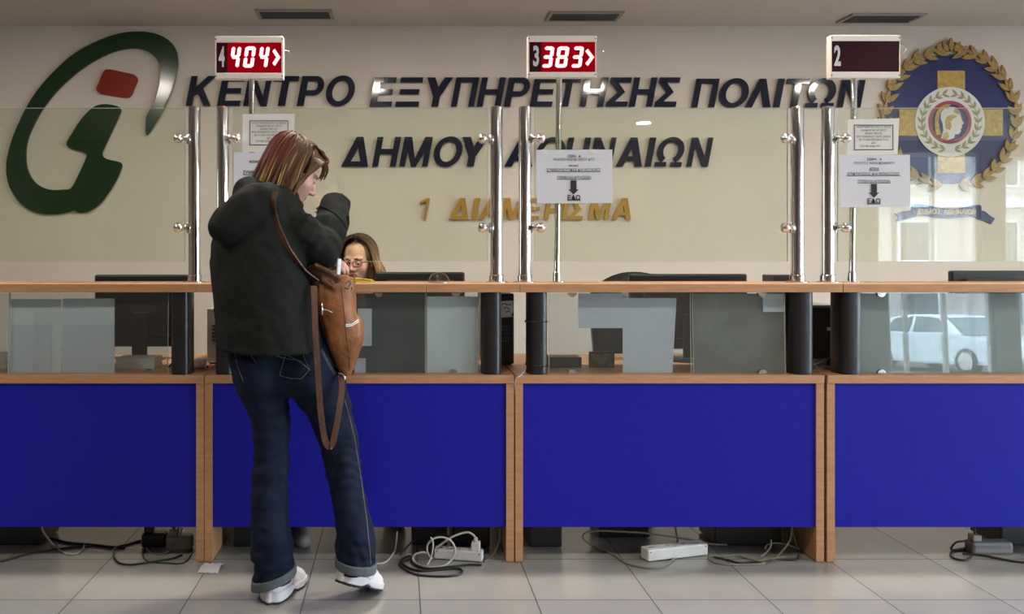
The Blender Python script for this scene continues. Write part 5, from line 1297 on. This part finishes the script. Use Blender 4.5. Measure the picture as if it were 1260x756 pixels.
# trainers
def trainer(heel, toe, hz, label, logo):
    d = (toe-heel); d.z = 0; L0 = d.length; yaw = math.atan2(d.y, d.x); pitch = math.atan2(hz, L0); L = math.hypot(L0, hz)
    Mx = Matrix.Translation(Vector((toe.x, toe.y, 0))) @ Matrix.Rotation(yaw, 4, 'Z') @ Matrix.Rotation(pitch, 4, 'Y') @ Matrix.Translation((-L, 0, 0))
    inv = np.array(Mx.inverted()); 
    def loc(P): return P @ inv[:3, :3].T.astype(np.float32)+inv[:3, 3].astype(np.float32)
    W0 = .044
    def plan(q):                                          # half width along the shoe
        return np.interp(q[..., 0]/L, [0, .02, .05, .09, .2, .45, .72, .9, 1.0], [.006, .022, .032, .038, .043, .041, .053, .044, .016])
    def upper(P):
        q = loc(P); w_ = plan(q); top = np.interp(q[..., 0]/L, [-.05, 0, .1, .3, .5, .75, .95, 1.0], [.075, .105, .118, .116, .098, .072, .052, .040])
        zc = q[..., 2]; k = np.sqrt((q[..., 1]/w_)**2+(np.maximum(zc-.02, 0)/(top-.02))**2)
        d = (k-1)*np.minimum(w_, .04); d = np.maximum(np.maximum(d, -zc+.014), np.maximum(-q[..., 0], q[..., 0]-L))
        return d*.8+.0012*np.sin(q[..., 0]*160)*(zc > .04)
    def sole(P):
        q = loc(P); w_ = plan(q)+.004; hgt = np.interp(q[..., 0]/L, [0, .35, .5, .7, 1.0], [.046, .042, .032, .032, .030])
        d = np.abs(q[..., 1])-w_; notch = .010*np.exp(-((q[..., 0]/L-.47)/.07)**2)
        d = np.maximum(np.maximum(d, q[..., 2]-hgt), -(q[..., 2]-.007-notch)); return np.maximum(d, np.maximum(-.006-q[..., 0], q[..., 0]-L-.006))*.9
    def tread(P):
        q = loc(P); w_ = plan(q)+.003; notch = .010*np.exp(-((q[..., 0]/L-.47)/.07)**2)
        d = np.maximum(np.abs(q[..., 1])-w_, np.maximum(q[..., 2]-.008-notch, -q[..., 2]+notch*.8)); d = np.maximum(d, np.maximum(-.005-q[..., 0], q[..., 0]-L-.005)); return d+.0015*np.sin(q[..., 0]*330)
    lo = [min(heel.x, toe.x)-.09, min(heel.y, toe.y)-.09, 0]; hi = [max(heel.x, toe.x)+.09, max(heel.y, toe.y)+.09, hz+.17]; lo[2] = -.02
    s = org('trainer', upper, lo, hi, .0045, M['shoe'], woman, 2); org('sole', sole, lo, hi, .0045, M['shoe'], s, 1)
    tag(org('tread', tread, lo, hi, .0045, M['sole'], s, 1), 'dark rubber tread')
    for sd in (1, -1):
        for k in range(3):
            u = L*(.42+.07*k); a = Mx @ Vector((u, sd*.0415, .030)); b = Mx @ Vector((u+.020, sd*.036, .056)); c = Mx @ Vector((u+.028, sd*.026, .068))
            MB().tube([a, b, c], .0034, 6).build('stripe', M['stripe'], s, smooth=True)
    for k in range(5):
        u = L*(.50+.075*k); zt = float(np.interp(u/L, [.5, .75, .95], [.080, .055, .038]))
        MB().tube([Mx @ Vector((u, -.02, zt-.008)), Mx @ Vector((u, 0, zt+.002)), Mx @ Vector((u, .02, zt-.008))], .0024, 6).build('lace', M['shoe'], s, smooth=True)
    if logo:
        t = bvh(s); lm = MB()
        for pts in ([(420.5, 700), (418.8, 703)], [(423.5, 698.5), (421.8, 704)], [(426.8, 698), (425.2, 705)], [(419.5, 704.2), (428.5, 707.6)]):
            q = on_surface(t, dense(pts, 5), .0012)
            if len(q) > 1: lm.tube(q, .0022, 5, smooth=False)
        if lm.v: tag(lm.build('logo_mark', M['sole'], s), 'small dark three bar mark')
    return s
g = lambda px, py: Vector((X(px, EYE*FPX/(py-CY)), EYE*FPX/(py-CY), 0))
trainer(g(330, 745), g(361, 713)+Vector((.02, .0, 0)), 0.0, 'l', False)
ht = at(418, 716, 3.02)
trainer(Vector((ht.x, ht.y, 0)), g(459, 728)+Vector((.012, .02, 0)), .075, 'r', True)

# hair: a scalp shell and long strands
cw_ = lambda v: HC+Rm @ Vector(v)
red_c = at(334, 182, 3.05)
def redness(p):
    p = Vector(p); return max(0.0, min(1.0, 1.25-(p-red_c).length/.085))  # redder towards one spot at the back of the crown
er = (.078, .099, .089); ec = (0, -.014, .030)
paths = []; vals = []; dy = []; rad = []
rh = random.Random(3)
def clear(p):                                       # keep strands outside the skull
    q = Rm.transposed() @ (p-HC)-Vector(ec); k = math.sqrt(sum((q[i]/(er[i]-.004))**2 for i in range(3)))
    return p if k >= 1 else HC+Rm @ (q/k+Vector(ec))
hang = (Rm @ Vector((0, -.12, -1))*.55+Vector((0, 0, -1))*.45).normalized()
for i in range(760):
    ph = math.radians(rh.uniform(0, 360)); dphi = abs((math.degrees(ph)+180) % 360-180)
    if dphi < 78: continue
    th_m = 80 if dphi < 95 else 96
    jit = rh.uniform(1.0, 1.07); pts = []
    part = Vector((rh.uniform(-.012, .012), rh.uniform(-.05, .055), 0))
    for k in range(9):
        th = math.radians(2+(th_m-2)*k/8); f = k/8
        v = Vector((ec[0]+er[0]*jit*math.sin(th)*math.sin(ph), ec[1]+er[1]*jit*math.sin(th)*math.cos(ph), ec[2]+er[2]*jit*math.cos(th)))+part*(1-f)**2
        pts.append(clear(cw_(v)))
    p = pts[-1].copy(); dirv = (pts[-1]-pts[-2]).normalized(); rem = p.z-Zp(rh.uniform(228, 250), 3.08)
    n = max(2, int(rem/.014)); drift = Vector((rh.uniform(-.10, .10), rh.uniform(-.10, .10), 0))
    for k in range(n):
        dirv = (dirv*.66+(hang+drift)*.34).normalized(); p = clear(p+dirv*.016); pts.append(p.copy())
    w0 = .0040*rh.uniform(.6, 1.1); paths.append(pts); rad.append([w0*.6, w0, w0, w0*.8, w0*.15])
    c = .22+.33*rh.random()
    if rh.random() < .16: c = .75+.25*rh.random()
    vals.append((lambda c: (lambda t: min(1, c*(.50+.85*t))))(c)); dy.append(redness)
for i in range(34):                                 # loose fringe falling past the forehead
    u = rh.random(); a0 = cw_((rh.uniform(.0, .03), rh.uniform(.03, .06), .115)); a1 = cw_((.03+.02*rh.random(), .085, .085+rh.uniform(-.01, .01)))
    a2 = at(394+9*u, 198+5*u, 3.10); a3 = at(396+8*u, 208+4*rh.random(), 3.09); a4 = at(391+9*u, 219+6*rh.random()-3*u, 3.085)
    paths.append(spline([a0, a1, a2, a3, a4], 5)); rad.append([.0022, .0030, .0028, .0018, .0005]); c = .2+.35*rh.random(); vals.append((lambda c: (lambda t: c))(c)); dy.append(redness)
for i in range(60):                                 # side hair lying along the temple and cheek
    u = rh.random(); a0 = cw_((.02, .02+.05*u, .117-.03*u)); a1 = cw_((.072, .045*u+.02, .06)); a2 = cw_((.080, .028+.012*u, .0)); a3 = cw_((.076, .022+.010*rh.random(), -.05)); a4 = cw_((.070, .012+.015*rh.random(), -.12-.04*rh.random()))
    paths.append(spline([a0, a1, a2, a3, a4], 5)); rad.append([.003, .0042, .004, .003, .0008]); c = .25+.6*rh.random(); vals.append((lambda c: (lambda t: min(1, c*(.5+.7*t))))(c)); dy.append(redness)
def shell(P):
    q = (P-np.array(HC, np.float32)) @ np.array(HR, np.float32)
    d = s_ell(q, ec, (er[0]*.985, er[1]*.985, er[2]*.985)); d = smin(d, s_cap(P, cw_((0, -.05, 0)), at(334, 236, 3.07), .062, .050), .03)
    return smax(d, -s_ell(q, (0, .110, -.035), (.070, .090, .125)), .004)
V, Q = surface(shell, [HC[i]-.18 for i in range(3)], [HC[0]+.17, HC[1]+.17, HC[2]+.15], .006)
hm1 = hair_mat('auburn_streaked_hair', (.022, .010, .006), (.095, .042, .017), (.46, .27, .11), top=(.12, .010, .010))
strands('hair', paths, rad, vals, dy, hm1, woman, base=(V, Q, np.full(len(V), .12), [redness(v) for v in V]))

# ------------------------------------------------------------------ the backpack
BY = 3.05
bag = thing('backpack', at(424, 462, BY), 'worn tan leather backpack hanging open at the side of the customer', 'bag')
def b_row(py, a, b, ry): return (Zp(py, BY), X((a+b)/2, BY), BY, (b-a)/2*BY/FPX, ry)
BROWS = [b_row(338, 387, 437, .062), b_row(352, 385, 438, .070), b_row(366, 386, 438.5, .078), b_row(384, 391, 439, .082), b_row(402, 397, 443, .084), b_row(420, 402, 446, .080), b_row(440, 409, 441.5, .066), b_row(453, 416, 436, .050), b_row(461, 422, 431, .03)]
def bagf(P):
    d = s_loft(P, BROWS, 0, ex=2.6)+.008*vnoise(P, (16, 16, 12))+.003*vnoise(P, (45, 45, 45))
    d = smin(d, s_ell(P, at(441, 408, BY-.01), (.018, .055, .050)), .02)
    d = np.maximum(d, -s_box(P, at(414, 336, BY), (.060, .048, .045), .02))
    return d
bb = org('body', bagf, [X(375, BY), BY-.13, Zp(470, BY)], [X(456, BY), BY+.13, Zp(328, BY)], .005, M['leather'], bag, 2)
tbg = bvh(bb)
def flap(P):
    d = s_box(P, at(399, 343, BY-.05), (.054, .046, .010), .008, np.array(Matrix.Rotation(math.radians(28), 3, 'Y') @ Matrix.Rotation(math.radians(-50), 3, 'X')))
    d = smin(d, s_cap(P, at(384, 332, BY-.04), at(410, 354, BY-.085), .015, .012), .015)
    return d+.014*vnoise(P, (26, 26, 26))
tag(org('flap', flap, [X(370, BY), BY-.16, Zp(372, BY)], [X(440, BY), BY+.06, Zp(318, BY)], .0045, M['leather2'], bag, 2), 'dark brown crumpled flap')
MB().box(X(392, BY), X(434, BY), BY-.05, BY+.05, Zp(356, BY), Zp(353, BY)).build('lining', M['lining'], bag)
def zipc(pts, nm, rr=.0016):
    q = on_surface(tbg, dense(pts), .001)
    if len(q) > 2: MB().tube(q, rr, 6, smooth=False).build(nm, M['paper2'], bag)
zipc([(425, 402), (433, 401), (441, 396)], 'zip'); zipc([(425, 400), (433, 399), (441, 393.5)], 'zip'); zipc([(398, 381), (404, 382), (409, 385)], 'zip', .0012)
q = on_surface(tbg, dense([(420, 352), (423, 380), (426, 410), (430, 440), (430, 455)], 5), .001)
if len(q) > 2: MB().tube(q, .0014, 6, smooth=False).build('seam', M['leather2'], bag)
q = on_surface(tbg, dense([(425, 349), (430, 346), (431, 350), (428, 356), (424, 354)], 4), .001)
if len(q) > 2: MB().tube(q, .0018, 6, smooth=False).build('stitched_loop', M['leather2'], bag)
qs = on_surface(tcoat, dense([(337, 236), (334, 248), (336, 264), (342, 284), (352, 304), (364, 322), (374, 334)], 3), .004)
sp = qs+[at(382, 340, BY-.07), at(390, 345, BY-.07)]
MB().strap(sp[::2]+[sp[-1]], .024, .004, (.7, -.3, -.25)).build('shoulder_strap', M['leather2'], bag)
LPS = [at(386, 352, 2.955), at(387, 380, 2.93), at(388, 410, 2.915), at(390, 440, 2.915), at(392.5, 480, 2.92), at(395, 510, 2.93), at(399, 538, 2.935), at(404, 549.5, 2.94), at(409, 546, 2.945), at(414, 525, 2.95), at(418, 500, 2.96), at(420.5, 480, 2.975), at(420, 466, 3.0), at(420, 458, 3.03)]
MB().strap(LPS, .021, .004, (.95, .28, 0)).build('hanging_strap', M['leather2'], bag)
MB().tube([at(396, 372, BY-.09), at(396.5, 388, BY-.092)], .0035, 8, smooth=False).build('buckle', M['chrome'], bag, smooth=True)
MB().tube([at(416, 459, BY-.045), at(422, 461, BY-.05), at(424, 467, BY-.05), at(419, 469, BY-.05), at(416, 463, BY-.045)], .0028, 8).build('buckle', M['chrome'], bag, smooth=True)
# pale phone held over the open bag
pc = at(416.3, 330, 3.12)
ph = MB().box(-.0045, .0045, -.020, .020, -.034, .034, bev=.003).xf(Matrix.Translation(pc) @ Matrix.Rotation(math.radians(4), 4, 'Y') @ Matrix.Rotation(math.radians(-12), 4, 'Z'))
tag(ph.build('card_wallet', M['paper']), 'pale flat card held by the customer over the open backpack', 'card')

# ------------------------------------------------------------------ the clerk
KC = at(441, 321, 4.56); KY = math.radians(19)
KF = Vector((-math.sin(KY), -math.cos(KY), -.13)); KR = frame(KF); kf, kloc = head_field(KC, KR); Km = Matrix([list(r) for r in KR])
kn = KC+Vector((.02, .05, -.20)); kch = KC+Vector((.03, .06, -.42)); kp = Vector((-.19, 4.62, .55))
def clerk_head(P): return smin(kf(P), s_cap(P, KC+Km @ Vector((0, -.03, -.06)), kn, .05, .06), .03)
Kh = surface(clerk_head, [KC[0]-.14, KC[1]-.15, KC[2]-.25], [KC[0]+.14, KC[1]+.15, KC[2]+.14], .0034)
ksr, ksl = KC+Vector((-.17, .05, -.26)), KC+Vector((.21, .05, -.26))
ker, kel = ksr+Vector((-.05, -.12, -.16)), ksl+Vector((.05, -.12, -.16)); kwr, kwl = Vector((-.30, 4.14, .785)), Vector((-.02, 4.14, .785))
kkr, kkl = Vector((-.40, 4.28, .56)), Vector((-.05, 4.28, .56)); kar, kal = Vector((-.44, 3.80, .11)), Vector((-.02, 4.05, .11))
def clerk_body(P):
    d = s_cap(P, kp, kch, .13, .13); d = smin(d, s_cap(P, kch, kn, .12, .05), .05)
    for a, b, c in ((ksr, ker, kwr), (ksl, kel, kwl)): d = smin(d, s_chain(P, [(a, .05), (b, .04), (c, .026)], .02), .03)
    for s, k, a in ((-.08, kkr, kar), (.08, kkl, kal)): d = smin(d, s_chain(P, [(kp+Vector((s, -.02, 0)), .08), (k, .055), (a, .035)], .03), .04)
    return d
h1 = hand_field(kwr, (.25, -1, -.10), (0, 0, 1), (.25, .25, .2), side=1, size=.9); h2 = hand_field(kwl, (-.25, -1, -.10), (0, 0, 1), (.25, .25, .2), side=-1, size=.9)
clerk = org('person', clerk_body, [-.62, 3.7, .04], [.2, 4.9, 1.2], .018, M['skin'], None, 1, [(M['lip'], lips(kloc))], extra=(Kh, surface(*h1, .004), surface(*h2, .004)))
tag(clerk, 'seated clerk with glasses and wavy brown hair looking over the shelf', 'person')
face_bits(clerk, KC, KR, iris_dx=-.001)
def top(P):
    d = s_cap(P, kp+Vector((0, 0, .05)), kch, .150, .150); d = smin(d, s_cap(P, kch, kn+Vector((0, 0, -.05)), .14, .075), .05)
    for a, b, c in ((ksr, ker, kwr), (ksl, kel, kwl)): d = smin(d, s_chain(P, [(a, .064), (b, .054), (c.lerp(b, .15), .042)], .02), .03)
    return np.maximum(d+.008*vnoise(P, (14, 14, 14)), .58-P[..., 2])
org('jumper', top, [-.66, 3.95, .5], [.26, 4.95, 1.14], .011, mat('dark_knit', (.02, .022, .028), .9, bump=.2, bscale=300), clerk, 1)
def trou(P):
    d = s_ell(P, kp, (.185, .16, .11))
    for s, k, a in ((-.08, kkr, kar), (.08, kkl, kal)): d = smin(d, s_chain(P, [(kp+Vector((s, -.02, 0)), .098), (k, .072), (a+Vector((0, .01, .0)), .058)], .03), .04)
    return np.maximum(d+.006*vnoise(P, (14, 14, 14)), .10-P[..., 2])
org('trousers', trou, [-.62, 3.68, .06], [.26, 4.9, .72], .011, M['black'], clerk, 1)
for a, dr in ((kar, Vector((.20, -1, 0))), (kal, Vector((.1, -1, 0)))):
    dr.normalize(); hp = Vector((a.x, a.y+.03, 0)); tp = hp+dr*.22
    def F(P, hp=hp, tp=tp):
        d = smin(s_cap(P, hp+Vector((0, 0, .045)), tp+Vector((0, 0, .028)), .046, .034), s_cap(P, hp+Vector((0, 0, .05)), hp+Vector((0, 0, .10)), .042, .040), .03); return np.maximum(d, .004-P[..., 2])
    org('shoe', F, [min(hp.x, tp.x)-.08, tp.y-.08, -.01], [max(hp.x, tp.x)+.08, hp.y+.08, .16], .006, M['grey'], clerk, 1)
gl = MB()
def gp_(x, y, z): return KC+Km @ Vector((x, y, z))
for s in (-1, 1):
    ring = [gp_(s*.032+.0235*math.copysign(abs(math.cos(a))**.6, math.cos(a)), .108-.010*abs(math.cos(a)*.9+s*.3), -.003+.0145*math.copysign(abs(math.sin(a))**.7, math.sin(a))) for a in [2*math.pi*k/28 for k in range(29)]]
    gl.tube(ring, .0024, 6, smooth=False)
    gl.tube([gp_(s*.055, .101, .004), gp_(s*.072, .085, .004), gp_(s*.080, .0, .002)], .0028, 6, smooth=False)
gl.tube([gp_(-.010, .110, .002), gp_(0, .114, .004), gp_(.010, .110, .002)], .0022, 6)
gl = gl.build('glasses', mat('dark_red_frame', (.055, .008, .012), .25), clerk, smooth=True)
paths = []; vals = []; dy = []; rad = []; rk_ = random.Random(9); e2 = (.086, .104, .098)
for i in range(760):
    ph = math.radians(rk_.uniform(0, 360)); dphi = abs((math.degrees(ph)+180) % 360-180)
    if dphi < 64: continue
    jit = rk_.uniform(.97, 1.15); fy0 = rk_.uniform(-.03, .085) if dphi < 125 else 0; pts = []; th_m = 80 if dphi < 75 else 98
    for k in range(9):
        th = math.radians(3+(th_m-3)*k/8); f = k/8
        v = Vector((e2[0]*jit*math.sin(th)*math.sin(ph), -.014+e2[1]*jit*math.sin(th)*math.cos(ph), .030+e2[2]*jit*math.cos(th)))+Vector((0, fy0*(1-f)**2, 0))
        if dphi < 95: v.x *= 1.0+.10*f; v.y = min(v.y, .060-.03*f)
        pts.append(gp_(*v))
    p = pts[-1].copy(); dirv = (pts[-1]-pts[-2]).normalized(); wv = rk_.uniform(0, 6.3); out = Vector((p.x-KC.x, p.y-KC.y, 0)).normalized(); n = rk_.randint(7, 14)
    for k in range(n):
        dirv = (dirv*.6+(Vector((0, 0, -1))+out*(.55 if k < 5 else -.15)+Vector((math.sin(wv+k*.9), math.cos(wv+k*.9), 0))*.35)*.4).normalized(); p = p+dirv*.0155; pts.append(p.copy())
    w0 = .0048*rk_.uniform(.6, 1.1); paths.append(pts); rad.append([w0*.6, w0, w0, w0*.8, w0*.2]); c = rk_.uniform(.7, 1.15)
    vals.append((lambda c: (lambda t: min(1.0, max(0.05, c*(t*1.35-.16)))))(c)); dy.append(0.0)
def kshell(P):
    q = (P-np.array(KC, np.float32)) @ np.array(KR, np.float32); d = s_ell(q, (0, -.022, .027), (.081, .094, .092)); d = smin(d, s_ell(q, (0, -.055, -.06), (.11, .07, .12)), .04)
    return np.maximum(d, -s_ell(q, (0, .140, -.030), (.083, .130, .122)))
V, Q = surface(kshell, [KC[i]-.19 for i in range(3)], [KC[0]+.19, KC[1]+.19, KC[2]+.16], .007)
strands('hair', paths, rad, vals, dy, hair_mat('brown_blond_hair', (.05, .028, .017), (.22, .13, .065), (.55, .38, .17)), clerk, base=(V, Q, np.full(len(V), .38), np.zeros(len(V))))
